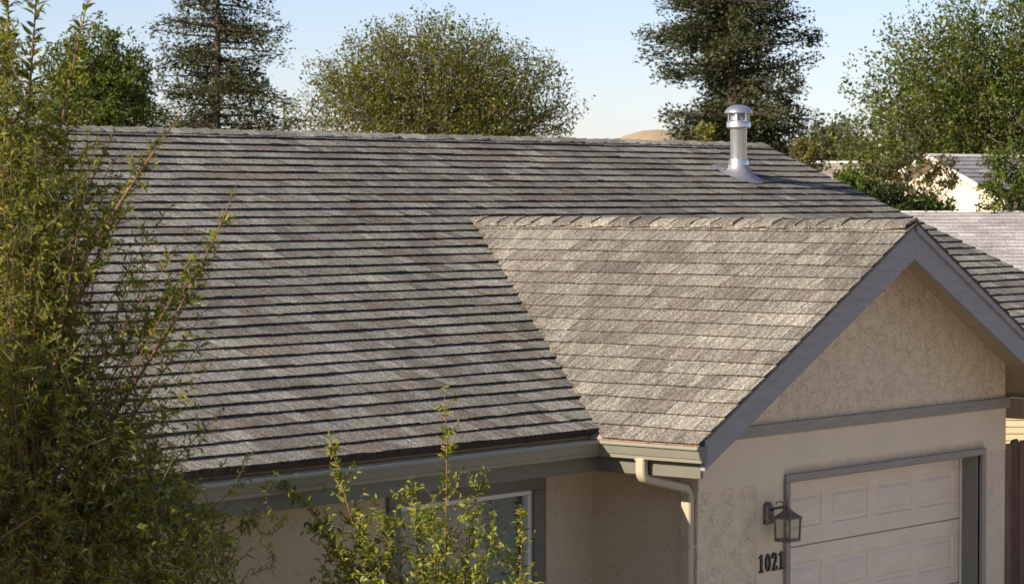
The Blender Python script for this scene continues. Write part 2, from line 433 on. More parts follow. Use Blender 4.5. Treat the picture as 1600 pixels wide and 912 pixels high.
# --- ridge caps (folded pieces lapped along the ridge)
def caps(roof, along, p0, L, m1, m2, side, step, wid, mat, pal, seed, lift=.028, th=.012, slant=.0):
    """along: unit vector laps run to (butt end faces -along); m1/m2 slopes of the two sides, side: horizontal unit normal to ridge"""
    rnd = random.Random(seed); along = np.array(along, float); side = np.array(side, float); p0 = np.array(p0, float)
    n = int(L/step)
    for i in range(n+1):
        a = i*step+rnd.uniform(-.012, .012); ln = step*1.5; wv = wid*rnd.uniform(.92, 1.06)
        lf = lift*rnd.uniform(.7, 1.25); c = np.array(rnd.choice(pal))*rnd.uniform(.88, 1.12); sl_ = slant*rnd.uniform(.5, 1.3)
        V = []
        for (f, hh) in ((0, lf), (.55, lf*.45), (1, .006)):
            for (k, sgn, mm) in ((1, -1, m1), (.45, -1, m1), (0, 0, 0), (.45, 1, m2), (1, 1, m2)):
                d = wv*k; curl = (1-f)*.006*(k == 1)*rnd.uniform(-1, 1.2)
                off = sgn*d/math.sqrt(1+mm*mm); drop = -mm*abs(off)
                if k == 0: drop = -.006
                V.append(p0+along*(a+f*ln+sl_*k*(1-f))+side*off+np.array([0, 0, drop+hh+.012+curl]))
        k = 15; Vb = [v-np.array([0, 0, th+.010]) for v in V]
        Fs = []
        for r in range(2):
            for q in range(4):
                i0 = r*5+q; Fs.append((i0, i0+5, i0+6, i0+1)); Fs.append((k+i0, k+i0+1, k+i0+6, k+i0+5))
        for q in range(4): Fs.append((q, q+1, k+q+1, k+q)); Fs.append((10+q, k+10+q, k+11+q, 11+q))
        for r in range(2): Fs.append((r*5, k+r*5, k+r*5+5, r*5+5)); Fs.append((r*5+4, r*5+9, k+r*5+9, k+r*5+4))
        mesh('ridge_cap', V+Vb, Fs, M[mat], roof, cols=np.tile(c, (30, 1)), origin=V[2])
caps(groof, (0, 1, 0), (XA, -OF-.02, ZR), YI+OF-.05, MG, MG, (1, 0, 0), .205, .125, 'shingle_garage', PALG, 11, lift=.024, th=.012, slant=.035)
caps(mroof, (-1, 0, 0), (XR, YR, ZRIDGE), XR-XL-.2, MM, MM, (0, 1, 0), .185, .14, 'shingle_main', PAL[:3]+PAL[4:5], 12, lift=.018, th=.010)

# --- walls
wm = MB(); ZT = 2.44; Y1 = .18
# main front wall with window opening
wx0, wx1, wz0, wz1 = -2.14, -.70, .62, 2.012
ZW = 2.60
for a, b in (((XL+.5, YW, GZ), (wx0, YW+.15, ZW)), ((wx1, YW, GZ), (.15, YW+.15, ZW)), ((wx0, YW, wz1), (wx1, YW+.15, ZW)), ((wx0, YW, GZ), (wx1, YW+.15, wz0))): wm.box(a, b)
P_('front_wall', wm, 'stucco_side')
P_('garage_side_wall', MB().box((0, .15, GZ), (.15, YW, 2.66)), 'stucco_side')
P_('garage_far_wall', MB().box((W-.15, .15, GZ), (W-.002, 4.6, 2.66)), 'stucco_mid')
dx0, dx1, dz1 = 1.15, 3.985, 1.985
zg = lambda x: zgar(x)-.036
gw = MB()
def polyext(mb, pts, ya, yb_):
    k = len(pts); mb.add([(x, ya, z) for x, z in pts]+[(x, yb_, z) for x, z in pts],
        [tuple(range(k)), tuple(range(k, 2*k))[::-1]]+[(i, k+i, k+(i+1) % k, (i+1) % k) for i in range(k)])
gw2 = MB(); polyext(gw2, [(0, ZT-.02), (W, ZT-.02), (W, zg(W)), (XA, zg(XA)), (0, zg(0))], 0, .15)
P_('gable_wall', gw2, 'stucco_heavy')
sm = MB()
sm.box((0, -.006, 2.0), (dx0, .15, ZT-.02)); sm.box((dx0, -.006, dz1), (dx1, .15, ZT-.02)); sm.box((dx1, -.006, 2.0), (W, .15, ZT-.02))
hm = stucco_mat('stucco_header', (.74, .61, .435), .0); nt = hm.node_tree; b = nt.nodes['Principled BSDF']
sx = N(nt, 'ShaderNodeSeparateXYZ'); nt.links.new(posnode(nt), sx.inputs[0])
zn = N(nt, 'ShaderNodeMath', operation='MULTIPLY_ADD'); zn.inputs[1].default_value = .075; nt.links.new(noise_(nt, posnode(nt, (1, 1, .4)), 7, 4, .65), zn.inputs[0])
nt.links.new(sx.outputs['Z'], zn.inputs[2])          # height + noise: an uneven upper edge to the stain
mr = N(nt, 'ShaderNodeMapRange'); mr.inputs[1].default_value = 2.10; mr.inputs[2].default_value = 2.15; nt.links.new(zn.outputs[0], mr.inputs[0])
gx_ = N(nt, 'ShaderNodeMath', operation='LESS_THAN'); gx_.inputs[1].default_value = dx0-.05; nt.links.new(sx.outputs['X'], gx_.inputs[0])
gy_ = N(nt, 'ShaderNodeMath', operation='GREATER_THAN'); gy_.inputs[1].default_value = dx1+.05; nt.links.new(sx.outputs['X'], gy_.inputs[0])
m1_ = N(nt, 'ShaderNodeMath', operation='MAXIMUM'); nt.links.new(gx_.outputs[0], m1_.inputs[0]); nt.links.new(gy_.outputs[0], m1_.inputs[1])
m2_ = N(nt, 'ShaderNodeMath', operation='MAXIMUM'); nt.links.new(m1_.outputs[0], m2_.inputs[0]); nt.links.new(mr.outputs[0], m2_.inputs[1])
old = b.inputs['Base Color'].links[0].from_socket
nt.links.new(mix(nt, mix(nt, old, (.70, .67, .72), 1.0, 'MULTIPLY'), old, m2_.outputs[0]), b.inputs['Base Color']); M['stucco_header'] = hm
P_('header_panel', sm, 'stucco_header')
P_('corner_stucco_panel', MB().box((0, .0005, GZ), (.735, .15, 2.0)), 'stucco_heavy')
P_('lantern_panel', MB().box((.735, -.003, GZ), (dx0, .15, 2.0)), 'stucco_smooth')
P_('side_strip_panel', MB().box((dx1, 0, GZ), (W, .15, 2.0)), 'stucco_mid')
# rear and end walls
bw = MB(); bw.box((XL+.5, 2*YR-YW-.15, GZ), (XR-.6, 2*YR-YW, ZW)); bw.box((XL+.5, YW+.15, GZ), (XL+.65, 2*YR-YW-.15, ZW)); 
bw.box((XR-.75, 5.2, GZ), (XR-.6, 2*YR-YW-.15, ZW)); bw.box((W, 4.6, GZ), (XR-.6, 4.75, 3.6))
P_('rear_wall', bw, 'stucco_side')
ew = MB()
for x in (XL+.5, XR-.75):
    pts = [(YW+.15, ZW), (2*YR-YW-.15, ZW), (YR, zmain(YR)-.06)] if x < 0 else [(5.0, zmain(5.0)-.3), (2*YR-YW-.15, ZW), (YR, zmain(YR)-.06), (5.0, zmain(5.0)-.06)]
    k = len(pts); ew.add([(x, a, b) for a, b in pts]+[(x+.15, a, b) for a, b in pts], [tuple(range(k))[::-1], tuple(range(k, 2*k))]+[(i, (i+1) % k, k+(i+1) % k, k+i) for i in range(k)])
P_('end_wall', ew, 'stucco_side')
# --- trim band and door casing
P_('trim_band', MB().box((.0, -.032, 2.352), (W+.035, 0, ZT), .004), 'trim')
P_('door_casing', MB().box((dx0-.06, -.03, dz1), (dx1+.06, .02, dz1+.055), .003), 'trim')
P_('door_casing', MB().box((dx0-.06, -.03, GZ+.05), (dx0, .02, dz1-.001), .003), 'trim')
P_('door_casing', MB().box((dx1, -.03, GZ+.05), (dx1+.06, .02, dz1-.001), .003), 'trim')
P_('door_jamb', MB().box((dx1-.012, .021, GZ+.05), (dx1-.001, Y1+.02, dz1-.014)), 'jamb')
P_('door_jamb', MB().box((dx0+.001, .021, GZ+.05), (dx0+.012, Y1+.02, dz1-.014)), 'jamb')
P_('door_jamb', MB().box((dx0+.001, .021, dz1-.013), (dx1-.001, Y1+.02, dz1-.002)), 'jamb')
P_('door_stop', MB().box((dx1-.034, Y1-.022, GZ+.05), (dx1-.013, Y1-.004, dz1-.015), .003), 'door')
# --- garage door: sections with raised panels
gd = P_('garage_door', MB().box((dx0+.013, Y1+.03, GZ+.05), (dx1-.013, Y1+.05, dz1-.014)), 'door')
zs = [1.98, 1.4451, .9086, .372, GZ+.05]
def raised(x0, x1, z0, z1, y):
    mb = MB(); prof = [(0, 0.0), (.010, .010), (.036, .010), (.060, -.001)]
    V = []; 
    for ins, dep in prof:
        for (x, z) in ((x0+ins, z0+ins), (x1-ins, z0+ins), (x1-ins, z1-ins), (x0+ins, z1-ins)): V.append((x, y+dep, z))
    Fs = [(r*4+i, r*4+(i+1) % 4, r*4+4+(i+1) % 4, r*4+4+i) for r in range(3) for i in range(4)]+[(12, 13, 14, 15)]
    return mb.add(V, Fs)
PXS = [(1.345, 1.885), (2.01, 2.55), (2.67, 3.21), (3.325, 3.865)]
for k in range(4):
    z1_, z0_ = zs[k]-.003, zs[k+1]+.003
    sec = MB(); pz0, pz1 = z0_+.135, z1_-.125
    # section face as a frame around the panel openings
    xs = [dx0+.013]; 
    for a, b in PXS: xs += [a, b]
    xs.append(dx1-.013)
    V = [(x, Y1, z) for z in (z0_+.004, pz0, pz1, z1_-.004) for x in xs]; n = len(xs); Fs = []
    for r in range(3):
        for i in range(n-1):
            if r == 1 and i % 2 == 1: continue
            Fs.append((r*n+i, r*n+i+1, (r+1)*n+i+1, (r+1)*n+i))
    sec.add(V, Fs)
    for (za, zb_) in ((z0_+.004, z0_), (z1_-.004, z1_)):
        sec.add([(xs[0], Y1, za), (xs[-1], Y1, za), (xs[-1], Y1+.006, zb_), (xs[0], Y1+.006, zb_)], [(0, 1, 2, 3)])
        sec.add([(xs[0], Y1+.006, zb_), (xs[-1], Y1+.006, zb_), (xs[-1], Y1+.03, zb_), (xs[0], Y1+.03, zb_)], [(0, 1, 2, 3)])
    sec.build('door_section', M['door'], gd)
    for a, b in PXS: raised(a, b, pz0, pz1, Y1).build('panel', M['door'], gd)

# --- soffit boards under the gable overhang and roof-edge pieces
for sgn in (-1, 1):
    Lr = (XA+OE)*math.hypot(1, MG); nb = 9
    for i in range(nb):
        a, b = i/nb*Lr, (i+1)/nb*Lr-.004
        xa_, xb_ = a/math.hypot(1, MG), b/math.hypot(1, MG)
        x0_, x1_ = XA+sgn*xa_, XA+sgn*xb_
        dz = -.038-.003*(i % 2); z0_, z1_ = zgar(x0_)+dz, zgar(x1_)+dz
        MB().add([(x0_, yf+.03, z0_), (x1_, yf+.03, z1_), (x1_, .001, z1_), (x0_, .001, z0_), (x0_, yf+.03, z0_+.01), (x1_, yf+.03, z1_+.01), (x1_, .001, z1_+.01), (x0_, .001, z0_+.01)],
            [(0,3,2,1),(4,5,6,7),(0,1,5,4),(1,2,6,5),(2,3,7,6),(3,0,4,7)]).build('soffit_board', M['soffit'], house)
# barge boards
def rake(sgn):
    mb = MB(); x_end = XA+sgn*(XA+OE-(.102 if sgn < 0 else 0)); hb = .262
    pts = [(XA, ZR-.022), (x_end, zgar(x_end)-.022), (x_end, zgar(x_end)-.022-hb+.06), (x_end-sgn*.0, zgar(x_end)-.022-hb+.02), (XA, ZR-.022-hb)]
    if sgn < 0: pts = [(XA-.0015, ZR-.022), (x_end, zgar(x_end)-.022), (x_end, zgar(x_end)-.022-.215), (XA-.0015, ZR-.022-hb)]
    else: pts = [(XA+.0015, ZR-.022), (x_end, zgar(x_end)-.022), (x_end, zgar(x_end)-.022-.215), (XA+.0015, ZR-.022-hb)]
    polyext(mb, pts, -OF-.001, -OF+.037); o = P_('rake_board', mb, 'rake_paint')
    t = MB(); pts = [(XA+sgn*.002, ZR-.016), (x_end, zgar(x_end)-.016), (x_end, zgar(x_end)-.016-.05), (XA+sgn*.002, ZR-.016-.057)]
    polyext(t, pts, -OF-.021, -OF-.002)
    if sgn > 0: t.build('rake_trim', M['rake_paint'], o)
    e_ = MB(); pts = [(XA+sgn*.002, ZR-.001), (x_end, zgar(x_end)-.001), (x_end, zgar(x_end)-.015), (XA+sgn*.002, ZR-.015)]
    polyext(e_, pts, -OF-.027, -OF+.03); e_.build('roof_edge', M['dark_edge'], o)
rake(-1); rake(1)
# main roof right-hand rake board
rb = MB(); k = [(y0, zmain(y0)-.05), (YR, ZRIDGE-.05), (YR, ZRIDGE-.24), (y0, zmain(y0)-.24)]
rb.add([(XR-.045, a, b) for a, b in k]+[(XR-.01, a, b) for a, b in k], [(0, 1, 2, 3), (7, 6, 5, 4), (0, 4, 5, 1), (1, 5, 6, 2), (2, 6, 7, 3), (3, 7, 4, 0)])
P_('rake_board', rb, 'rake_paint')
# --- fascia behind the gutters
P_('fascia_board', MB().box((XL, YE+.105, 2.165), (-OE+.105, YE+.14, 2.40), .003), 'fascia')
P_('fascia_board', MB().box((-OE+.105, -OF+.04, 2.165), (-OE+.14, YE+.104, 2.385), .003), 'fascia')
P_('fascia_board', MB().box((2*XA+OE-.1, YE+.105, 2.235), (XR-.05, YE+.14, 2.42), .003), 'soffit')
P_('fascia_board', MB().box((2*XA+OE-.14, -OF+.04, 2.215), (2*XA+OE-.105, YE+.3, 2.385), .003), 'soffit')
# porch beam, braces and rafters to the right of the garage
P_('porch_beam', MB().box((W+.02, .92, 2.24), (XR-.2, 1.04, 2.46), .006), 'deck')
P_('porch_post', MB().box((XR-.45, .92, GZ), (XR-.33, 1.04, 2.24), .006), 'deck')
for i in range(8):
    x = W+.35+i*.6
    r = MB(); za, zb_ = zmain(y0+.06), zmain(4.5)
    r.add([(x+a, b, c-.055-d) for a in (0, .05) for (b, c) in ((y0+.06, za), (4.5, zb_)) for d in (0, .12)], [(0,1,3,2),(4,6,7,5),(0,4,5,1),(2,3,7,6),(0,2,6,4),(1,5,7,3)])
    P_('rafter', r, 'soffit')
# --- gutters (K profile: back, floor, ogee front, lip)
GP = [(.10, .0), (.10, -.118), (.034, -.118), (.031, -.094), (.020, -.089), (-.004, -.030), (-.006, -.026), (-.020, -.024), (-.022, -.018), (-.010, -.001), (-.005, .0), (-.005, -.014), (.003, -.022), (.006, -.032), (.029, -.085), (.038, -.090), (.041, -.110), (.092, -.110), (.092, .0)]
XG, YG = -OE, YE-.0
def gpath(name, f0, f1, mat='gutter'):
    mb = MB(); n = len(GP)
    V = [f0(a, b) for a, b in GP]+[f1(a, b) for a, b in GP]
    mb.add(V, [(i, (i+1) % n, n+(i+1) % n, n+i) for i in range(n)])
    o = sharp(P_(name, mb, mat), 28); return o
# main gutter: x varies; offset a is depth from the front (y = YE + a), mitred at the inside corner; it sags a little to the left
g1 = gpath('gutter', lambda a, b: (XL, YG+a, ZE+b-.012), lambda a, b: (XG+a, YG+a, ZE+b))
g2 = gpath('gutter', lambda a, b: (XG+a, YG+a, ZE+b), lambda a, b: (XG+a, -OF-.016, ZE+b))
ec = MB(); pr = GP[:11]
ec.add([(XG+a, -OF-.017, ZE+b) for a, b in pr]+[(XG+a, -OF-.023, ZE+b) for a, b in pr], [tuple(range(11)), tuple(range(11, 22))[::-1]]+[(i, 11+i, 11+(i+1) % 11, (i+1) % 11) for i in range(11)])
ec.build('end_cap', M['fascia'], g2)
for i in range(9):
    x = -1.3-i*.8
    MB().box((x, YG-.010, ZE-.014), (x+.02, YG+.1, ZE-.007)).build('hanger', M['galv'], g1)
MB().box((-OE+.024, -OF-.02, zgar(-OE)-.006), (-OE-.004, YE-.01, zgar(-OE)+.001)).build('drip_edge', M['drip'], groof)
# leaf litter on the garage gutter lip
lm = MB(); rr = random.Random(4)
for i in range(26):
    y = rr.uniform(-OF+.02, YE); x = -OE+rr.uniform(-.008, .02); s_ = rr.uniform(.006, .016); z = ZE+.001+rr.uniform(0, .004)
    a = rr.uniform(0, 6.28); lm.add([(x+s_*math.cos(a), y+s_*math.sin(a)*1.6, z+.004), (x-s_*math.sin(a)*.6, y+s_*math.cos(a), z), (x-s_*math.cos(a), y-s_*math.sin(a)*1.6, z+.005), (x+s_*math.sin(a)*.6, y-s_*math.cos(a), z+.001)], [(0, 1, 2, 3)])
tag(lm.build('leaf_litter', M['drip']), 'brown leaf litter along the sunlit lip of the garage gutter', 'leaf litter', kind='stuff')
vl = MB()
for i in range(150):
    t = rr.random()**.7; y = YE+.05+(YI-YE-.15)*t; x = gx(y)+abs(rr.gauss(0, .022))-.004; z = max(zmain(y), zgar(x))+.014+rr.uniform(0, .006); s_ = rr.uniform(.005, .014); a = rr.uniform(0, 6.28)
    vl.add([(x+s_*math.cos(a)*1.5, y+s_*math.sin(a)*1.5, z+.004), (x-s_*math.sin(a)*.6, y+s_*math.cos(a)*.6, z), (x-s_*math.cos(a)*1.5, y-s_*math.sin(a)*1.5, z+.005), (x+s_*math.sin(a)*.6, y-s_*math.cos(a)*.6, z+.001)], [(0, 1, 2, 3)])
M['litter'] = paint_mat('litter', (.30, .21, .11), .8, .35, (9, 9, 9), 5)
tag(vl.build('leaf_litter', M['litter']), 'dry leaf scraps caught in the roof valley', 'leaf litter', kind='stuff')
# --- downspout: swept rounded rectangle
def sweep(pts, w_, d_, name, mat, parent):
    pts = [np.array(p, float) for p in pts]; mb = MB(); c = .010
    prof = [(-w_/2+c, -d_/2), (w_/2-c, -d_/2), (w_/2, -d_/2+c), (w_/2, d_/2-c), (w_/2-c, d_/2), (-w_/2+c, d_/2), (-w_/2, d_/2-c), (-w_/2, -d_/2+c)]
    V = []
    for i, p in enumerate(pts):
        d = pts[min(i+1, len(pts)-1)]-pts[max(0, i-1)]; d /= np.linalg.norm(d)
        e1 = np.array([0, 1.0, 0]); e2 = np.cross(d, e1)
        for a, b in prof: V.append(p+e1*a+e2*b)
    n = 8; mb.add(V, [(i*n+k, i*n+(k+1) % n, (i+1)*n+(k+1) % n, (i+1)*n+k) for i in range(len(pts)-1) for k in range(n)]+[tuple(range(n))[::-1], tuple((len(pts)-1)*n+k for k in range(n))])
    return sharp(mb.build(name, M[mat], parent), 40)
xo, yo, xw = -OE+.055, .06, -.042
path = [(xo, yo, 2.29), (xo, yo, 2.20)]
for k in range(1, 7):
    a = k/6*math.radians(78); path.append((xo+.07*(1-math.cos(a)), yo, 2.20-.07*math.sin(a)))
ex, ez = path[-1][0], path[-1][2]
fx, fz = xw-.075, ez-(xw-.075-ex)*math.tan(math.radians(12))
path.append((fx, yo, fz))
for k in range(1, 7):
    a = math.radians(12)+k/6*math.radians(78); a0 = math.radians(12)
    path.append((fx+.075*(math.sin(a)-math.sin(a0))/(1-math.sin(a0)), yo, fz-.075*(math.cos(a0)-math.cos(a))))
ds = sweep(path, .078, .058, 'downspout', 'downspout', house)
sweep([(xw, yo, path[-1][2]+.02), (xw, yo, GZ+.2)], .084, .064, 'downspout_leg', 'downspout', ds)
MB().box((xo-.031, yo-.041, 2.274), (xo+.033, yo+.041, 2.283)).build('outlet_flange', M['downspout'], ds)
MB().box((xw-.036, yo-.045, 1.60), (-.0005, yo+.045, 1.625)).build('strap', M['downspout'], ds)
# --- window
wc = P_('window_casing', MB().box((wx0-.125, YW-.028, wz1), (wx1+.13, YW, wz1+.11), .004), 'window_trim')
P_('window_casing', MB().box((wx0-.125, YW-.028, wz0), (wx0, YW, wz1-.001), .004), 'window_trim')
P_('window_casing', MB().box((wx1, YW-.028, wz0), (wx1+.13, YW, wz1-.001), .004), 'window_trim')
P_('window_sill', MB().box((wx0-.15, YW-.05, wz0-.06), (wx1+.15, YW, wz0-.001), .004), 'window_trim')
win = P_('window', MB().box((wx0, YW+.005, wz1-.035), (wx1, YW+.06, wz1-.001), .003).box((wx0, YW+.005, wz0), (wx1, YW+.06, wz0+.04), .003)
         .box((wx0, YW+.006, wz0+.041), (wx0+.035, YW+.06, wz1-.036), .003).box((wx1-.035, YW+.006, wz0+.041), (wx1, YW+.06, wz1-.036), .003), 'vinyl')
MB().add([(wx0+.035, YW+.03, wz0+.04), (wx1-.035, YW+.03, wz0+.04), (wx1-.035, YW+.03, wz1-.035), (wx0+.035, YW+.03, wz1-.035)], [(0, 1, 2, 3)]).build('pane', M['glass'], win)
MB().box((wx0+.0355, YW+.0365, wz0+.0405), (wx0+.052, YW+.055, wz1-.0355)).box((wx1-.052, YW+.0365, wz0+.0405), (wx1-.0355, YW+.055, wz1-.0355)).build('sash', M['vinyl'], win)
z = wz1-.06; i = 0
while z > wz0+.05:
    tl = .0195; MB().add([(wx0+.06, YW+.075, z-tl), (wx1-.06-(.0 if i % 5 else .004), YW+.075, z-tl), (wx1-.06, YW+.118, z+tl), (wx0+.06, YW+.118, z+tl), (wx0+.06, YW+.076, z-tl-.002), (wx1-.06, YW+.076, z-tl-.002), (wx1-.06, YW+.119, z+tl-.002), (wx0+.06, YW+.119, z+tl-.002)],
        [(0,1,2,3),(7,6,5,4),(0,4,5,1),(2,6,7,3),(1,5,6,2),(3,7,4,0)]).build('blind_slat', M['blind'], win)
    z -= .046; i += 1
MB().tube([(-1.062, YW+.064, wz1-.03), (-1.060, YW+.066, 1.66)], .006, 8).build('blind_wand', M['vinyl'], win)
P_('room', MB().add([(wx0-.2, YW+.16, wz0-.3), (wx1+.2, YW+.16, wz0-.3), (wx1+.2, YW+1.8, wz0-.3), (wx0-.2, YW+1.8, wz0-.3), (wx0-.2, YW+.16, wz1+.2), (wx1+.2, YW+.16, wz1+.2), (wx1+.2, YW+1.8, wz1+.2), (wx0-.2, YW+1.8, wz1+.2)],
    [(0,1,2,3),(4,7,6,5),(1,5,6,2),(2,6,7,3),(3,7,4,0)]), 'interior')

# ------------------------------------------------------------------ vent pipe on the main roof
vx, vy = 7.666, 5.03; vz = zmain(vy)
vent = empty('vent_pipe', (vx, vy, vz), 'shiny galvanised metal vent pipe with domed cap standing on the shingle roof', 'vent pipe')
zt = vz+.735
sharp(MB().lathe([(.0, vz-.05), (.087, vz-.05), (.087, vz+.515), (.09, vz+.52), (.09, vz+.535)], vx, vy, 32).build('pipe', M['galv'], vent))
sharp(MB().lathe([(.088, vz+.06), (.105, vz+.06), (.107, vz+.10), (.105, vz+.145), (.098, vz+.165), (.0875, vz+.17)], vx, vy, 32).build('collar', M['galv'], vent))
sharp(MB().lathe([(.0875, vz+.490), (.115, vz+.492), (.126, vz+.50), (.128, vz+.545), (.118, vz+.562), (.095, vz+.575), (.07, vz+.58), (.0, vz+.58)], vx, vy, 32).build('vent_band', M['galv'], vent))
for k in range(6):
    th = 2*math.pi*k/6+.35; c_, s_ = math.cos(th), math.sin(th)
    b = MB(); q = [(r, t_, z_) for z_ in (vz+.555, vz+.66) for r in (.108, .112) for t_ in (-.014, .014)]
    b.add([(vx+r*c_-t_*s_, vy+r*s_+t_*c_, z_) for r, t_, z_ in q], [(0,1,3,2),(4,6,7,5),(0,4,5,1),(2,3,7,6),(0,2,6,4),(1,5,7,3)]); b.build('cap_strut', M['galv'], vent)
sharp(MB().lathe([(.085, vz+.575), (.085, vz+.655)], vx, vy, 24).build('inner_pipe', M['lead'], vent))
sharp(MB().lathe([(.0, vz+.652), (.13, vz+.652), (.146, vz+.646), (.148, vz+.652), (.138, vz+.676), (.11, vz+.706), (.07, vz+.726), (.03, vz+.734), (.0, vz+.735)], vx, vy, 32).build('cap', M['galv'], vent))
fl = MB(); n = 32; V = []
for (r, h) in ((.36, .016), (.26, .019), (.17, .034), (.135, .06), (.112, .10), (.1055, .135)):
    for k in range(n):
        th = 2*math.pi*k/n; x, y = r*math.cos(th), r*math.sin(th)
        if r > .3: x, y = max(-.19, min(.19, x*1.1)), max(-.22, min(.22, y*1.1))
        f = min(1, max(0, (r-.11)/.10)); zz = vz+h+MM*y*f
        if r <= .135: zz = vz+h-.02*(1-f)
        V.append((vx+x, vy+y, zz))
fl.add(V, [(i*n+k, i*n+(k+1) % n, (i+1)*n+(k+1) % n, (i+1)*n+k) for i in range(5) for k in range(n)])
sharp(fl.build('flashing', M['lead'], vent), 60)

# ------------------------------------------------------------------ wall lantern
lx, ly = .905, -.165
lan = empty('wall_lantern', (lx, 0, 1.80), 'dark bronze four-sided wall lantern with glass panes beside the garage door', 'lantern')
bp = MB(); n = 14; pr = [(-.045, 1.695), (.045, 1.695), (.045, 1.80)]+[(.045*math.cos(a), 1.815+.045*math.sin(a)) for a in [math.pi*k/8 for k in range(1, 8)]]+[(-.045, 1.80)]
k = len(pr)
bp.add([(lx-.04+a, -.0035, b) for a, b in pr]+[(lx-.04+a, -.03, b) for a, b in pr]+[(lx-.04+a*.75, -.045, 1.765+(b-1.765)*.82) for a, b in pr], [(i, (i+1) % k, k+(i+1) % k, k+i) for i in range(k)]+[(k+i, k+(i+1) % k, 2*k+(i+1) % k, 2*k+i) for i in range(k)]+[tuple(range(2*k, 3*k))])
bp.build('backplate', M['bronze'], lan)
arm = [(lx-.03, -.03, 1.79), (lx-.028, -.07, 1.815), (lx-.015, -.12, 1.825), (lx-.003, -.155, 1.812), (lx, ly, 1.795)]
MB().tube(arm, .011, 8).build('arm', M['bronze'], lan, smooth=True)
cur = [(lx-.02, -.09+.035*math.cos(a)-.02, 1.845+.022*math.sin(a)) for a in [k*.5 for k in range(9)]]
MB().tube(cur, .005, 6).build('scroll', M['bronze'], lan, smooth=True)
def sq(hw, z): return [(lx-hw, ly-hw, z), (lx+hw, ly-hw, z), (lx+hw, ly+hw, z), (lx-hw, ly+hw, z)]
def frustum(levels):
    mb = MB(); V = []
    for hw, z in levels: V += sq(hw, z)
    n = len(levels); return mb.add(V, [(r*4+i, r*4+(i+1) % 4, r*4+4+(i+1) % 4, r*4+4+i) for r in range(n-1) for i in range(4)]+[(3, 2, 1, 0), tuple((n-1)*4+i for i in range(4))])
frustum([(.075, 1.742), (.082, 1.746), (.082, 1.753), (.060, 1.770), (.034, 1.792), (.020, 1.812), (.017, 1.816)]).build('roof', M['bronze'], lan)
MB().lathe([(.0, 1.81), (.018, 1.814), (.014, 1.835), (.009, 1.85), (.012, 1.86), (.008, 1.875), (.004, 1.90), (.0, 1.935)], lx, ly, 12).build('finial', M['bronze'], lan, smooth=True)
frustum([(.050, 1.570), (.070, 1.575), (.071, 1.590), (.060, 1.594)]).build('base', M['bronze'], lan)
for sx in (-1, 1):
    for sy in (-1, 1):
        b = MB(); V = []
        for hw, z in ((.064, 1.592), (.069, 1.743)):
            for ax, ay in ((-.006, -.006), (.006, -.006), (.006, .006), (-.006, .006)): V.append((lx+sx*hw+ax, ly+sy*hw+ay, z))
        b.add(V, [(i, (i+1) % 4, 4+(i+1) % 4, 4+i) for i in range(4)]); b.build('corner_bar', M['bronze'], lan)
for i in range(4):
    c0, c1 = [(-1, -1), (1, -1), (1, 1), (-1, 1)][i], [(-1, -1), (1, -1), (1, 1), (-1, 1)][(i+1) % 4]
    V = [(lx+c[0]*hw, ly+c[1]*hw, z) for hw, z in ((.062, 1.593), (.067, 1.743)) for c in (c0, c1)]
    MB().add(V, [(0, 1, 3, 2)]).build('pane', M['glass'], lan)
MB().lathe([(.0, 1.594), (.012, 1.594), (.012, 1.648), (.010, 1.652), (.018, 1.67), (.014, 1.69), (.0, 1.712)], lx, ly, 10).build('candle_bulb', M['bulb'], lan, smooth=True)

# ------------------------------------------------------------------ house number
hn = empty('house_number', (.94, 0, 1.34), 'black metal serif house number 1021 on the wall beside the garage door', 'house number')
def extr(polys, x0, z0, sx, sz, name):
    mb = MB()
    for pts in polys:
        k = len(pts)
        mb.add([(x0+a*sx, -.016, z0+b*sz) for a, b in pts]+[(x0+a*sx, -.0025, z0+b*sz) for a, b in pts],
               [tuple(range(k)), tuple(range(k, 2*k))[::-1]]+[(i, k+i, k+(i+1) % k, (i+1) % k) for i in range(k)])
    return mb.build(name, M['digit'], hn)
one = [[(.36, .05), (.66, .05), (.66, 1.0), (.5, 1.0), (.36, .90)], [(.14, 0), (.88, 0), (.88, .07), (.62, .11), (.40, .11), (.14, .07)], [(.12, .80), (.37, .84), (.37, .95), (.12, .86)]]
def ringstrip(outer, inner):
    n = len(outer); return [[outer[i], outer[(i+1) % n], inner[(i+1) % n], inner[i]] for i in range(n)]
ang = [2*math.pi*k/20 for k in range(20)]
zero = ringstrip([(.5+.44*math.cos(a), .5+.5*math.sin(a)) for a in ang], [(.5+.17*math.cos(a), .5+.39*math.sin(a)) for a in ang])
cl = [(.20, .70), (.14, .80), (.22, .92), (.42, .975), (.64, .93), (.74, .78), (.70, .60), (.54, .42), (.34, .25), (.20, .10)]
wdt = [.10, .12, .10, .07, .11, .14, .14, .12, .09, .06]
two = []
for i in range(len(cl)-1):
    (a, b), (c, d) = cl[i], cl[i+1]; L = math.hypot(c-a, (d-b)*1.6); nx_, nz_ = -(d-b)*1.6/L, (c-a)/L
    two.append([(a-nx_*wdt[i], b-nz_*wdt[i]*.6), (c-nx_*wdt[i+1], d-nz_*wdt[i+1]*.6), (c+nx_*wdt[i+1], d+nz_*wdt[i+1]*.6), (a+nx_*wdt[i], b+nz_*wdt[i]*.6)])
two += [[(.08, 0), (.90, 0), (.93, .25), (.84, .25), (.74, .15), (.22, .16)]]
DH = .134; DW = .078
for i, (pl, nm) in enumerate(((one, 'digit_one'), (zero, 'digit_zero'), (two, 'digit_two'), (one, 'digit_one'))):
    extr(pl, .752+i*.0875, 1.338+.0, DW, DH, nm)

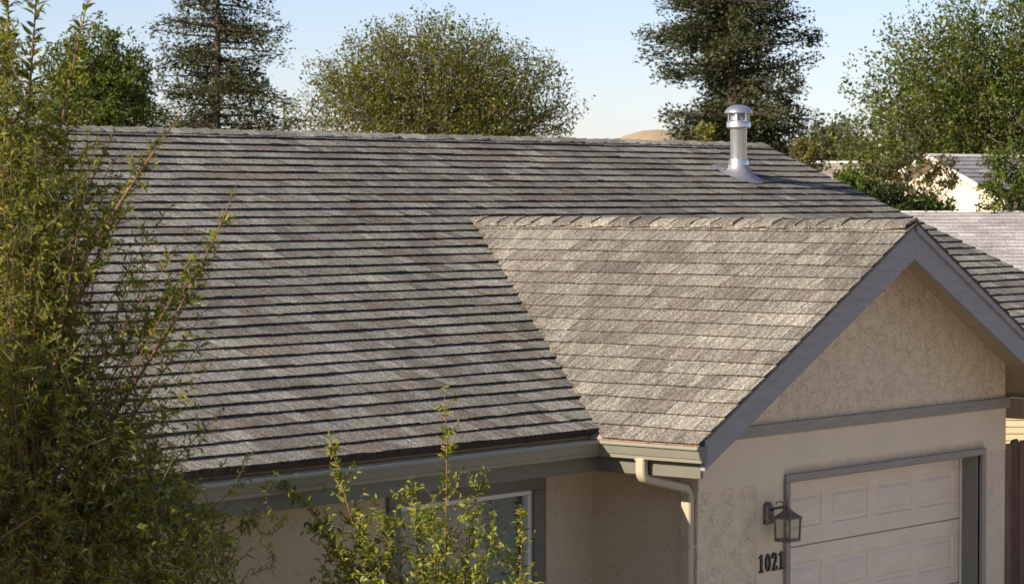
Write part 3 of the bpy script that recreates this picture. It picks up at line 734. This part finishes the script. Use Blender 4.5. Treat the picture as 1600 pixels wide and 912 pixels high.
# ------------------------------------------------------------------ side fence
fen = empty('wooden_fence', (W+.02, .34, GZ), 'dark brown board fence running from the garage corner', 'fence')
rr = random.Random(21); x = W+.012; i = 0
while x < XR+1.5:
    wd = .135; top = 2.0+rr.uniform(-.03, .02); yy = .34+rr.uniform(-.004, .004); c = np.array((1, 1, 1))*rr.uniform(.7, 1.25)
    b = MB(); pts = [(x, GZ+.03), (x+wd, GZ+.03), (x+wd, top-.035), (x+wd-.03, top), (x+.03, top+rr.uniform(-.012, .006)), (x, top-.035)]
    polyext(b, pts, yy, yy+.018); b.C = [tuple(c)]*len(b.V); b.build('board', M['fence'], fen, cols=True); x += wd+.005; i += 1
for z in (.3, 1.55):
    b = MB(); b.box((W+.012, .363, z), (XR+1.5, .40, z+.09)); b.build('rail', M['fence'], fen, cols=True)
for x in (W+.1, W+2.5, W+4.9, XR+1.4):
    MB().box((x, .401, GZ), (x+.09, .49, 1.9)).build('post', M['fence'], fen, cols=True)

# ------------------------------------------------------------------ neighbouring houses
def gable_house(name, label, corner, yaw, L, D, eave, pitch, wallmat, roofpal, indiv, e=.19, over=.4, group=None, boards=True, rough=True, gap=True):
    """corner: front-left foot; local s along ridge (dir yaw), d into depth (left of s)."""
    sdir = np.array([math.cos(yaw), math.sin(yaw), 0]); ddir = np.array([-math.sin(yaw), math.cos(yaw), 0]); c0 = np.array([corner[0], corner[1], 0.0])
    def Q(s, d, z): return c0+sdir*s+ddir*d+np.array([0, 0, z])
    root = empty(name, (corner[0], corner[1], GZ), label, 'house', group)
    rise = pitch*D/2
    wl = MB(); prof = [(0, GZ), (D, GZ), (D, eave), (D/2, eave+rise), (0, eave)]
    wl.prism(prof, lambda p: Q(0, p[0], p[1]), lambda p: Q(L, p[0], p[1])); wl.build('wall', M[wallmat], root)
    rf = MB(); o_ = over
    for sgn in (0, 1):
        da, db = (-o_, D/2) if sgn == 0 else (D+o_, D/2); za, zb_ = eave-pitch*o_, eave+rise
        pts = [Q(-o_, da, za), Q(L+o_, da, za), Q(L+o_, db, zb_), Q(-o_, db, zb_)]
        V = [p+np.array([0, 0, .015]) for p in pts]+[p+np.array([0, 0, .14]) for p in pts]
        rf.add(V, [(0, 1, 2, 3), (4, 5, 6, 7), (0, 1, 5, 4), (1, 2, 6, 5), (2, 3, 7, 6), (3, 0, 4, 7)])
    roof = rf.build('roof', M['white_wood'], root)
    t = ddir*1.0+np.array([0, 0, pitch]); t /= np.linalg.norm(t); nn = np.cross(sdir, t)
    Ls = math.hypot(D/2+o_, pitch*(D/2+o_)); n = int(Ls/e); e2 = Ls/n
    org = Q(0, -o_, eave-pitch*o_+.148)
    shingles(roof, org, sdir, t, nn, -o_-.02, L+o_+.02, n, e2, 'shingle_nbr', roofpal, lambda p: p, indiv, [.25, .3, .34, .22], .013, edge=tuple(.5*x for x in roofpal[0]), seed=int(abs(corner[0]*10)) % 97)
    t2 = -ddir*1.0+np.array([0, 0, pitch]); t2 /= np.linalg.norm(t2)
    shingles(roof, Q(0, D+o_, eave-pitch*o_+.148), sdir, t2, np.cross(t2, sdir), -o_-.02, L+o_+.02, n, e2, 'shingle_nbr', roofpal, lambda p: p, 0, [.9], .02, 5)
    return root, Q
PALN = [(.42, .40, .385), (.46, .44, .42), (.385, .365, .35), (.44, .42, .405)]
yaw_v = math.atan2(RT[1], RT[0])
pA = at(1350, 600, 40.5)
nA, QA = gable_house('neighbour_house', 'house with pale grey shingle roof and tan siding beyond the fence', (pA[0], pA[1]), yaw_v+.004, 11, 9.2, 2.08, .36, 'siding', PALN, 110, e=.15, over=.45)
for i in range(23):
    z = GZ+.1+i*.10
    V = [QA(0, -.002, z), QA(11, -.002, z), QA(11, -.022, z), QA(0, -.022, z), QA(0, -.002, z+.097), QA(11, -.002, z+.097)]
    MB().add(V, [(2, 3, 4, 5), (0, 1, 2, 3), (0, 3, 4), (1, 5, 2)][:2]).build('siding_board', M['siding'], nA)
# gabled house half hidden by the big tree
pB = at(1566, 320, 58)
nB, QB = gable_house('neighbour_house', 'sunlit cream house with white barge board half hidden behind the large leafy tree', (pB[0], pB[1]), yaw_v+math.radians(42), 8, 3.6, 4.05, .46, 'nbr_wall', [(.30, .29, .29), (.26, .255, .25), (.34, .33, .32)], 0, e=.2, over=.3)
# low tan roof further off
pC = at(1240, 300, 95)
nC, QC = gable_house('neighbour_house', 'distant house with plain brown-tan roof below the far hazy trees', (pC[0], pC[1]), yaw_v-.02, 5.0, 8, 3.2, .5, 'nbr_wall', [(.36, .29, .23), (.33, .265, .21), (.39, .32, .25)], 0, e=.25, over=.4)

# ------------------------------------------------------------------ foliage
def unit(v): return v/(np.linalg.norm(v, axis=-1, keepdims=True)+1e-9)
def leaf_arrays(pos, dirs, length, width, shape='leaf', droop=.15):
    """fast leaf builder. pos/dirs (N,3); returns V, F"""
    n = len(pos); d = unit(dirs); r = unit(rng.normal(size=(n, 3))); r[:, 2] = np.abs(r[:, 2])+.25
    s = unit(np.cross(d, r)); nn = np.cross(s, d)
    L = length[:, None]; Wd = width[:, None]
    if shape == 'leaf':
        k = 8
        V = np.empty((n, k, 3)); dn = np.array([0, 0, -1.0])
        for j, (f, wv, up) in enumerate(((0, 0, 0), (.3, 1, .16), (.3, -1, .16), (.3, 0, 0), (.65, .8, .05), (.65, -.8, .05), (.65, 0, -.08), (1, 0, -.22))):
            V[:, j] = pos+d*L*f+s*Wd*.5*wv+nn*L*up*.6+dn*L*droop*f*f
        Fq = np.array([(0, 3, 1, 1), (0, 2, 3, 3), (3, 6, 4, 1), (2, 5, 6, 3), (6, 7, 4, 4), (5, 7, 6, 6)])
        F3 = np.array([(0, 3, 1), (0, 2, 3), (3, 6, 4), (3, 4, 1), (2, 5, 6), (2, 6, 3), (6, 7, 4), (5, 7, 6)])
    else:
        k = 4; V = np.empty((n, k, 3))
        for j, (f, wv, up) in enumerate(((0, 0, 0), (.45, 1, .1), (1, 0, -.05), (.5, -1, .1))):
            V[:, j] = pos+d*L*f+s*Wd*.5*wv+nn*L*up
        F3 = np.array([(0, 1, 2), (0, 2, 3)])
    Fa = (F3[None]+(np.arange(n)*k)[:, None, None]).reshape(-1, 3)
    return V.reshape(-1, 3), Fa, k
def palette(n, pal, k, jit=.16):
    pal = np.array(pal); c = pal[rng.integers(0, len(pal), n)]*(1+jit*rng.normal(size=(n, 1))); c = np.clip(c, .008, .6)
    return np.repeat(c, k, axis=0)
def foliage(name, pos, dirs, length, width, pal, mat, parent, shape='leaf', droop=.15, tone=None):
    V, Fa, k = leaf_arrays(pos, dirs, length, width, shape, droop)
    c = palette(len(pos), pal, k)
    if tone is not None: c = c*np.repeat(tone, k)[:, None]
    return mesh(name, V, Fa, M[mat], parent, cols=c, kind='stuff')

def broadleaf(name, label, base_uv, dep, crown, rad, n_twig, per, leaf, pal, group=None, airy=.6, up=.5, seed=1, trunk_r=.22, bark='bark_grey', twig_len=1.0, drop=.0):
    """crown: (u, v) of the crown centre in the photograph's frame at depth dep; rad: (lateral, depth, vertical) metres"""
    r = np.random.default_rng(seed)
    c = at(*crown, dep); b = at(base_uv, 300, dep); base = np.array([b[0], b[1], GZ])
    root = empty(name, base, label, 'tree', group)
    R = np.array(rad); ax = np.stack([RT, fw, np.array([0, 0, 1.0])])
    wood = MB(); top = c+np.array([0, 0, R[2]*.25])
    tp = [base+(top-base)*f+RT*.15*math.sin(3*f)*(1-f) for f in np.linspace(0, 1, 8)]
    wood.tube(tp, [trunk_r*(1.25-1.05*f) for f in np.linspace(0, 1, 8)], 8)
    limbs = []
    for i in range(26):
        d = unit(r.normal(size=3)); d[2] = d[2]*.7+.25; d = unit(d)
        f = r.uniform(.45, .95); s0 = base+(top-base)*f
        e = c+(d*R*r.uniform(.55, .8))@ax
        mid = (s0+e)/2+np.array([0, 0, .12*R[2]])+r.normal(size=3)*.12*R[0]
        pts = [(1-t)**2*s0+2*t*(1-t)*mid+t*t*e for t in np.linspace(0, 1, 7)]
        wood.tube(pts, [trunk_r*.32*(1-.85*t) for t in np.linspace(0, 1, 7)], 5, cap=False); limbs.append(pts)
    # twigs: start inside, grow outward and up to an uneven outline
    d = unit(r.normal(size=(n_twig, 3))); d[:, 2] = d[:, 2]*.9+.08; d = unit(d)
    lump = np.array([1+.15*noise.noise(Vector(q*2.3)+Vector((seed, 0, 0)))+.12*noise.noise(Vector(q*5.5)+Vector((0, seed, 0))) for q in d])
    f0 = r.uniform(.12, 1.0, n_twig)**airy
    end = c+((d*R)*(f0*lump)[:, None])@ax
    td = unit(d@ax*np.array([1, 1, .8])+np.array([0, 0, up])+.45*r.normal(size=(n_twig, 3)))
    tl = twig_len*r.uniform(.5, 1.3, n_twig)
    st = end-td*tl[:, None]*.75
    for i in range(0, n_twig, 2):
        m_ = st[i]+td[i]*tl[i]*.5+r.normal(size=3)*.04
        wood.tube([st[i], m_, end[i]+td[i]*tl[i]*.15], [.016*dep/60, .011*dep/60, .004*dep/60], 3, cap=False)
    t_ = wood.build('trunk', M[bark], root, smooth=True)
    k = r.poisson(per, n_twig).clip(3); idx = np.repeat(np.arange(n_twig), k); n = len(idx)
    f = r.beta(1.6, 1.1, n)*1.15
    pos = st[idx]+td[idx]*(tl[idx]*f)[:, None]+np.clip(r.normal(size=(n, 3)), -1.4, 1.4)*(.16*twig_len*(1.15-.6*f))[:, None]
    ld = unit(td[idx]*.5+r.normal(size=(n, 3))*.8+np.array([0, 0, -drop]))
    ln = leaf*r.uniform(.65, 1.35, n)
    tone = 1+.18*r.normal(size=n_twig)
    foliage('crown', pos, ld, ln, ln*r.uniform(.45, .7, n), pal, 'leaf', root, 'quad', tone=np.clip(tone[idx], .6, 1.5))
    return root
def conifer(name, label, u, dep, vtop, vbase, prof, n_br, per, leaf, pal, seed, trunk_r, group=None, gap=.0, clump=.3, bare=0.0, vert=.55):
    """prof: list of (v, half-width in px) in the photograph's frame, becoming metres at depth dep"""
    r = np.random.default_rng(seed); b = at(u, 300, dep); base = np.array([b[0], b[1], GZ]); ppm = F_PX/dep
    root = empty(name, base, label, 'tree', group)
    ztop = at(u, vtop, dep)[2]; wood = MB()
    hs = np.linspace(GZ, ztop, 14)
    wood.tube([(base[0]+.05*math.sin(h*.8), base[1], h) for h in hs], [trunk_r*(1.15-1.05*i/13) for i in range(14)], 10)
    pz = np.array([at(u, v, dep)[2] for v, w_ in prof]); pw = np.array([w_/ppm for v, w_ in prof]); o = np.argsort(pz)
    P_all = []; D_all = []; T_all = []
    zlo = pz.min()
    for i in range(n_br):
        zb_ = r.uniform(zlo, ztop-.2); a = r.uniform(0, 2*math.pi); L = np.interp(zb_, pz[o], pw[o])*r.uniform(.55, 1.12)
        L *= 1+.5*noise.noise(Vector((math.cos(a)*1.5, math.sin(a)*1.5, zb_*.55+seed)))
        if noise.noise(Vector((math.cos(a)*2.2, math.sin(a)*2.2, zb_*.8+seed*3))) < -.42+gap: continue
        dr = np.array([math.cos(a), math.sin(a), 0])
        if -(dr@fw) > .62 and r.random() < bare: continue      # the near side carries few boughs
        s0 = np.array([base[0], base[1], zb_]); m1 = s0+dr*L*.5+np.array([0, 0, -.04*L+.10]); e = s0+dr*L+np.array([0, 0, r.uniform(-.22, .20)*L])
        ts = np.linspace(0, 1, 5); pts = [(1-t)**2*s0+2*t*(1-t)*m1+t*t*e for t in ts]
        wood.tube(pts, [trunk_r*.16*(1-.8*t)+.006 for t in ts], 4, cap=False)
        k = max(4, int(per*L/np.mean(pw)*r.uniform(.7, 1.2))); nc = max(2, int(3*L/np.mean(pw)+2))
        tc = r.uniform(.18, 1.04, nc); cc = np.array([(1-t)**2*s0+2*t*(1-t)*m1+t*t*e for t in tc])+r.normal(size=(nc, 3))*.25*clump
        j = r.integers(0, nc, k)
        P = cc[j]+np.clip(r.normal(size=(k, 3)), -1.5, 1.5)*clump*np.array([1, 1, vert])*(.5+.5*(1.1-tc[j]))[:, None]
        P_all.append(P); D_all.append(unit(dr*.8+r.normal(size=(k, 3))*.6)); T_all.append(np.full(k, np.clip(1+.2*r.normal(), .6, 1.5)))
    wood.build('trunk', M['bark'], root, smooth=True)
    P = np.concatenate(P_all); D = np.concatenate(D_all); T_ = np.concatenate(T_all); n = len(P); ln = leaf*r.uniform(.6, 1.4, n)
    foliage('crown', P, D, ln, ln*r.uniform(.35, .6, n), pal, 'needle', root, 'quad', tone=T_)
    return root
OLIVE = [(.135, .155, .022), (.10, .125, .02), (.18, .175, .026), (.08, .10, .02), (.16, .135, .022)]
GREEN = [(.085, .125, .020), (.065, .10, .018), (.115, .15, .022), (.15, .165, .025), (.05, .08, .018)]
DARK = [(.042, .058, .020), (.034, .048, .018), (.058, .068, .022), (.068, .066, .026), (.046, .056, .018)]
broadleaf('round_tree', 'broad rounded olive-green tree rising behind the middle of the ridge', 690, 70, (682, 172), (3.5, 3.0, 2.35), 2100, 27, .080, OLIVE, airy=.5, up=.55, seed=3, twig_len=1.0, group='trees behind the roof')
broadleaf('dense_tree', 'dense bushy green tree behind the leafy shoots at the ridge', 150, 62, (150, 165), (1.35, 1.3, 1.75), 700, 36, .085, GREEN, airy=.45, up=.35, seed=5, twig_len=.6, group='trees behind the roof')
conifer('redwood_tree', 'tall sparse conifer with straight bare-looking trunk between two leafy trees', 340, 92, -190, 300, [(-190, 15), (-60, 60), (0, 78), (60, 92), (120, 98), (200, 118), (300, 135)], 430, 165, .125, DARK+[(.085, .09, .03), (.075, .08, .028)], 11, .20, group='trees behind the roof', gap=.28, clump=.32, bare=.6, vert=.8)
conifer('cedar_tree', 'tall dense dark conifer standing behind the metal vent pipe', 1147, 80, -230, 330, [(-230, 20), (-80, 75), (0, 100), (60, 118), (140, 100), (210, 118), (330, 128)], 520, 260, .115, DARK, 17, .30, group='trees behind the roof', gap=.16, clump=.33, bare=.6, vert=.8)
broadleaf('leafy_tree', 'large spreading green tree growing over the pale grey neighbouring roof', 1590, 66, (1590, 205), (4.0, 3.2, 3.4), 2600, 28, .102, GREEN+OLIVE[:2], airy=.5, up=.3, seed=8, twig_len=1.2, group='trees behind the roof')
for (u, v, dep, rr_, sd, lab) in ((1285, 236, 150, (1.4, 1.4, 1.5), 21, 'small hazy far tree next to the dark conifer'), (1318, 232, 155, (1.2, 1.4, 1.6), 22, 'small hazy far tree between two nearer trees'),
                          (1340, 246, 140, (1.1, 1.2, 1.0), 23, 'low far tree at the edge of the large leafy tree')):
    broadleaf('far_tree', lab, u, dep, (u, v), rr_, 170, 22, .19, [(.11, .135, .06), (.09, .115, .055), (.15, .15, .06)], airy=.45, up=.4, seed=sd, twig_len=.6, group='far trees', trunk_r=.15)
broadleaf('yellow_bush', 'yellow-green bush showing low between conifer and vent pipe', 1102, 68, (1102, 226), (.30, .4, .5), 50, 24, .09, [(.22, .21, .05), (.16, .17, .05)], seed=31, twig_len=.3, trunk_r=.05)
broadleaf('yellow_bush', 'yellow-green bush at the right foot of the dark conifer', 1262, 72, (1258, 244), (.35, .4, .45), 50, 24, .09, [(.20, .18, .05), (.13, .14, .04)], seed=32, twig_len=.3, trunk_r=.05)
# unseen tree, added left of the view to shade the willowy shrub's foot
broadleaf('added_shade_tree', 'bushy tree added outside the view, left of the willowy shrub, to shade it', -1950, 9.4, (-1950, 790), (1.8, 2.0, 2.3), 1300, 34, .11, GREEN, airy=.4, up=.3, seed=61, twig_len=.5, trunk_r=.09)
# hedge and creeper below the big tree
for (u, v, dep, rr_, sd, lab, pal) in ((1335, 300, 46, (.42, .5, .34), 41, 'bright green shrub against the right rake of the roof', [(.12, .17, .03), (.09, .13, .03)]),
        (1378, 322, 45.5, (.58, .5, .36), 42, 'dark hedge shrub at the pale roof ridge', GREEN[:2]+DARK[:2]), (1440, 332, 45.5, (.50, .5, .26), 43, 'low dark hedge shrub under the large tree', GREEN[:2]+DARK[:2]),
        (1585, 292, 45.2, (.66, .5, .74), 44, 'green hedge shrub to the right of the cream house', GREEN), (1418, 276, 55, (1.0, .5, .62), 45, 'tangled creeper hanging to the left of the cream house', GREEN[:2]+[(.16, .10, .04)])):
    broadleaf('hedge_shrub', lab, u, dep, (u, v), rr_, 130, 26, .075, pal, airy=.45, up=.4, seed=sd, twig_len=.35, trunk_r=.05, group='shrubs beyond the roof')

# ------------------------------------------------------------------ the two shrubs in front of the house
LEAF1 = None
def leafmesh(pal, name):
    out = []
    for c in pal:
        V, Fa, k = leaf_arrays(np.zeros((1, 3)), np.array([[0, 0, 1.0]]), np.array([1.0]), np.array([.26]), 'leaf', .0)
        me = bpy.data.meshes.new(name); me.from_pydata(V.tolist(), [], Fa.tolist()); me.materials.append(M['leaf']); setcols(me, np.tile(np.array(c), (8, 1))); out.append(me)
    return out
def bez(a, m_, b, n): return [(1-t)**2*a+2*t*(1-t)*m_+t*t*b for t in np.linspace(0, 1, n)]
def shrub(name, label, base, shoots, fill, nfill, leafL, pal, seed, px_m, max_leaf=220, stem_r=.011, side=(6, 10), aspect=.27, dense=1.0):
    r = np.random.default_rng(seed); root = empty(name, base, label, 'shrub'); P = []; D = []; L = []; single = []
    for (tip, ctrl, start, rad, lf) in shoots:
        pts = bez(start, ctrl, tip, 16); mb = MB(); mb.tube(pts, [rad*(1-.86*t) for t in np.linspace(0, 1, 16)], 6)
        mb.build('stem', M['stem_red'], root, smooth=True)
        ln = sum(np.linalg.norm(pts[i+1]-pts[i]) for i in range(15)); n = int(ln/(leafL*.42)*lf)
        for i in range(n):
            t = r.uniform(.12, 1.0)**.8; q = (1-t)**2*start+2*t*(1-t)*ctrl+t*t*tip
            tg = unit(2*(1-t)*(ctrl-start)+2*t*(tip-ctrl)); o = unit(np.cross(tg, r.normal(size=3)))
            dd = unit(tg*.55+o*.85); l_ = leafL*r.uniform(.6, 1.25)*(1.1-.45*t**4)*(1.65 if lf > 1.1 and leafL < .05 else 1)
            if lf > .9 and len(single) < max_leaf and r.random() < .8: single.append((q, dd, l_))
            else: P.append(q); D.append(dd); L.append(l_)
            if t < .86 and r.random() < .30*dense:     # side twig
                tlx = r.uniform(2.0, 5.2)*leafL*(1.15-t); k = int(r.integers(*side)); e = q+dd*tlx+np.array([0, 0, .25*tlx])
                tw = MB(); 
                stems.append((q, (q+e)/2+np.array([0, 0, -.03*tlx]), e, rad*.28))
                for j in range(k):
                    f = (j+.5)/k; p_ = q+(e-q)*f; o2 = unit(np.cross(dd, r.normal(size=3))); P.append(p_); D.append(unit(dd*.6+o2*.8+np.array([0, 0, .1]))); L.append(leafL*r.uniform(.55, 1.0))
    for i in range(nfill):
        q = fill(r); dd = unit(np.array([0, 0, .55])+r.normal(size=3)*.7); tlx = leafL*r.uniform(1.6, 4.0); k = int(r.integers(*side))
        stems.append((q, q+dd*tlx*.5, q+dd*tlx, stem_r*.3))
        for j in range(k):
            f = (j+.4)/k; o2 = unit(np.cross(dd, r.normal(size=3))); P.append(q+dd*tlx*f); D.append(unit(dd*.6+o2*.85)); L.append(leafL*r.uniform(.5, 1.1))
    tw = MB()
    for a, m_, b, rr_ in stems: tw.tube([a, m_, b], [rr_, rr_*.7, rr_*.3], 3, cap=False)
    tw.build('twigs', M['twig'], root, kind='stuff'); stems.clear()
    P = np.array(P); D = np.array(D); L = np.array(L)
    foliage('foliage', P, D, L, L*r.uniform(aspect*.8, aspect*1.25, len(L)), pal, 'leaf', root, 'leaf')
    lms = leafmesh(pal, 'leaf')
    for q, dd, l_ in single:
        o = bpy.data.objects.new('leaf', lms[int(r.integers(0, len(lms)))]); COL.objects.link(o)
        o.location = Vector(q); o.rotation_euler = Matrix.Rotation(r.uniform(0, 6.28), 3, Vector(dd)).to_quaternion().to_matrix().to_euler() if False else (Vector(dd).to_track_quat('Z', 'X') @ Matrix.Rotation(r.uniform(0, 6.28), 3, 'Z').to_quaternion()).to_euler()
        o.scale = (l_*aspect/.26, l_*aspect/.26, l_); setparent(o, root)
    return root, len(P)
stems = []
WILLOW = [(.18, .215, .02), (.12, .155, .017), (.25, .255, .024), (.08, .11, .015), (.31, .28, .032), (.15, .18, .019)]
def G(u, v, d): return at(u, v, d)
b1 = at(90, 1500, 12.3); base1 = np.array([b1[0], b1[1], GZ])
sh = []
rs = np.random.default_rng(77)
def shoot(tu, tv, d, cu, cv, su, sv, rad=.012, lf=1.0): sh.append((G(tu, tv, d), G(cu, cv, d+rs.uniform(-.2, .2)), G(su, sv, 12.3+rs.uniform(-.15, .15)), rad, lf))
shoot(143, -22, 12.0, 95, 170, 20, 620, .012, 1.3); shoot(62, -90, 12.2, 50, 130, 10, 560, .012, 1.3); shoot(12, -60, 12.1, 15, 150, -10, 620, .012, 1.2)
shoot(296, 160, 11.8, 190, 300, 40, 560, .011, 1.0); shoot(372, 282, 12.0, 300, 480, 130, 720, .010, 1.0); shoot(345, 380, 12.3, 250, 560, 60, 800, .009, .8)
shoot(250, 215, 12.5, 170, 330, 60, 640, .009, .8); shoot(182, 205, 12.6, 120, 300, 20, 700, .009, .8); shoot(330, 470, 12.2, 240, 600, 90, 830, .009, .7)
shoot(392, 745, 12.0, 300, 810, 120, 1000, .008, .8); shoot(350, 640, 12.4, 260, 720, 90, 950, .008, .8); shoot(415, 800, 12.2, 330, 830, 180, 1010, .007, .7)
shoot(92, 782, 11.6, 40, 815, -30, 860, .008, .35)
for i in range(46):
    tv = rs.uniform(215, 860); tu = rs.uniform(165, 315+.10*tv)*np.interp(tv, [240, 330, 500, 860], [.85, 1, .95, 1.0])
    shoot(tu, tv, 12.3+rs.uniform(-.4, .4), tu*.72+10, tv+rs.uniform(60, 160), rs.uniform(0, 140), min(1020, tv+rs.uniform(260, 420)), .0045, .55)
for i in range(34):
    tu, tv = rs.uniform(-20, 165), rs.uniform(150, 420); shoot(tu, tv, 12.3+rs.uniform(-.5, .5), tu*.6+10, tv+200, rs.uniform(-30, 80), 900, .007, .7)
# roots of the shoots: leaders from the ground
for i in range(7):
    q = G(rs.uniform(-30, 150), 820, 12.3+rs.uniform(-.3, .3)); s0 = base1+np.array([rs.uniform(-.15, .15), rs.uniform(-.15, .15), 0])
    sh.append((q, (q+s0)/2+np.array([.1, 0, .3]), s0, .022, .4))
def fill1(r):
    while True:
        v = r.uniform(60, 960); u = r.uniform(-60, 430)
        lim = np.interp(v, [60, 150, 220, 300, 450, 560, 640, 720, 800, 960], [18, 35, 80, 120, 130, 130, 170, 265, 345, 385])
        if u < lim*(1-.35*r.random()**2) or (u < lim+110 and r.random() < .035): return at(u, v, 12.3+r.normal()*.32)
s1, nl1 = shrub('willow_shrub', 'tall willowy shrub with narrow green leaves overlapping the left end of the roof', base1, sh, fill1, 5200, .042, WILLOW, 51, 352, 230, aspect=.25)
b2 = at(680, 1150, 17.4); base2 = np.array([b2[0], b2[1], GZ]); sh = []
def shoot2(tu, tv, d, cu, cv, su, sv, rad=.008, lf=1.0): sh.append((G(tu, tv, d), G(cu, cv, d), G(su, sv, 17.4+rs.uniform(-.1, .1)), rad, lf))
shoot2(432, 738, 17.2, 505, 800, 590, 960, .009, 1.25); shoot2(514, 672, 17.4, 535, 780, 600, 960, .009, 1.2); shoot2(693, 602, 17.3, 705, 730, 690, 960, .010, 1.15)
shoot2(760, 728, 17.5, 735, 790, 720, 960, .007, 1.0); shoot2(815, 788, 17.4, 822, 860, 800, 980, .007, 1.2); shoot2(640, 742, 17.5, 650, 820, 660, 960, .006, 1.0)
shoot2(676, 770, 17.2, 680, 830, 680, 960, .006, .9); shoot2(725, 775, 17.6, 735, 840, 720, 970, .006, .9); shoot2(595, 815, 17.3, 610, 860, 640, 970, .006, .9)
shoot2(560, 800, 17.3, 570, 860, 610, 980, .006, .9); shoot2(480, 790, 17.6, 520, 850, 600, 990, .006, .9); shoot2(775, 800, 17.3, 765, 860, 740, 980, .006, .9)
for i in range(9):
    q = G(590+i*25, 975, 17.4+rs.uniform(-.15, .15)); s0 = base2+np.array([rs.uniform(-.1, .1), rs.uniform(-.1, .1), 0]); sh.append((q, (q+s0)/2+np.array([0, 0, .15]), s0, .013, .3))
def fill2(r):
    while True:
        v = r.uniform(770, 1060); u = r.uniform(470, 850)
        lo = np.interp(v, [770, 830, 880, 1060], [640, 520, 500, 520]); hi = np.interp(v, [770, 830, 880, 1060], [700, 770, 815, 830])
        if lo < u < hi and r.random() < np.interp(v, [770, 850, 912], [.25, .7, 1]): return at(u, v, 17.4+r.normal()*.22)
FRESH = [(.25, .29, .03), (.19, .24, .028), (.32, .32, .036), (.12, .165, .024), (.36, .32, .055), (.22, .26, .03)]
s2, nl2 = shrub('garden_shrub', 'sunlit leafy shrub with upright reddish shoots in front of the window', base2, sh, fill2, 620, .056, FRESH, 52, 248, 230, aspect=.36)
print('pieces', n1, n2, 'leaves', nl1, nl2, 'tris', sum(len(o.data.polygons) for o in bpy.data.objects if o.type == 'MESH'))
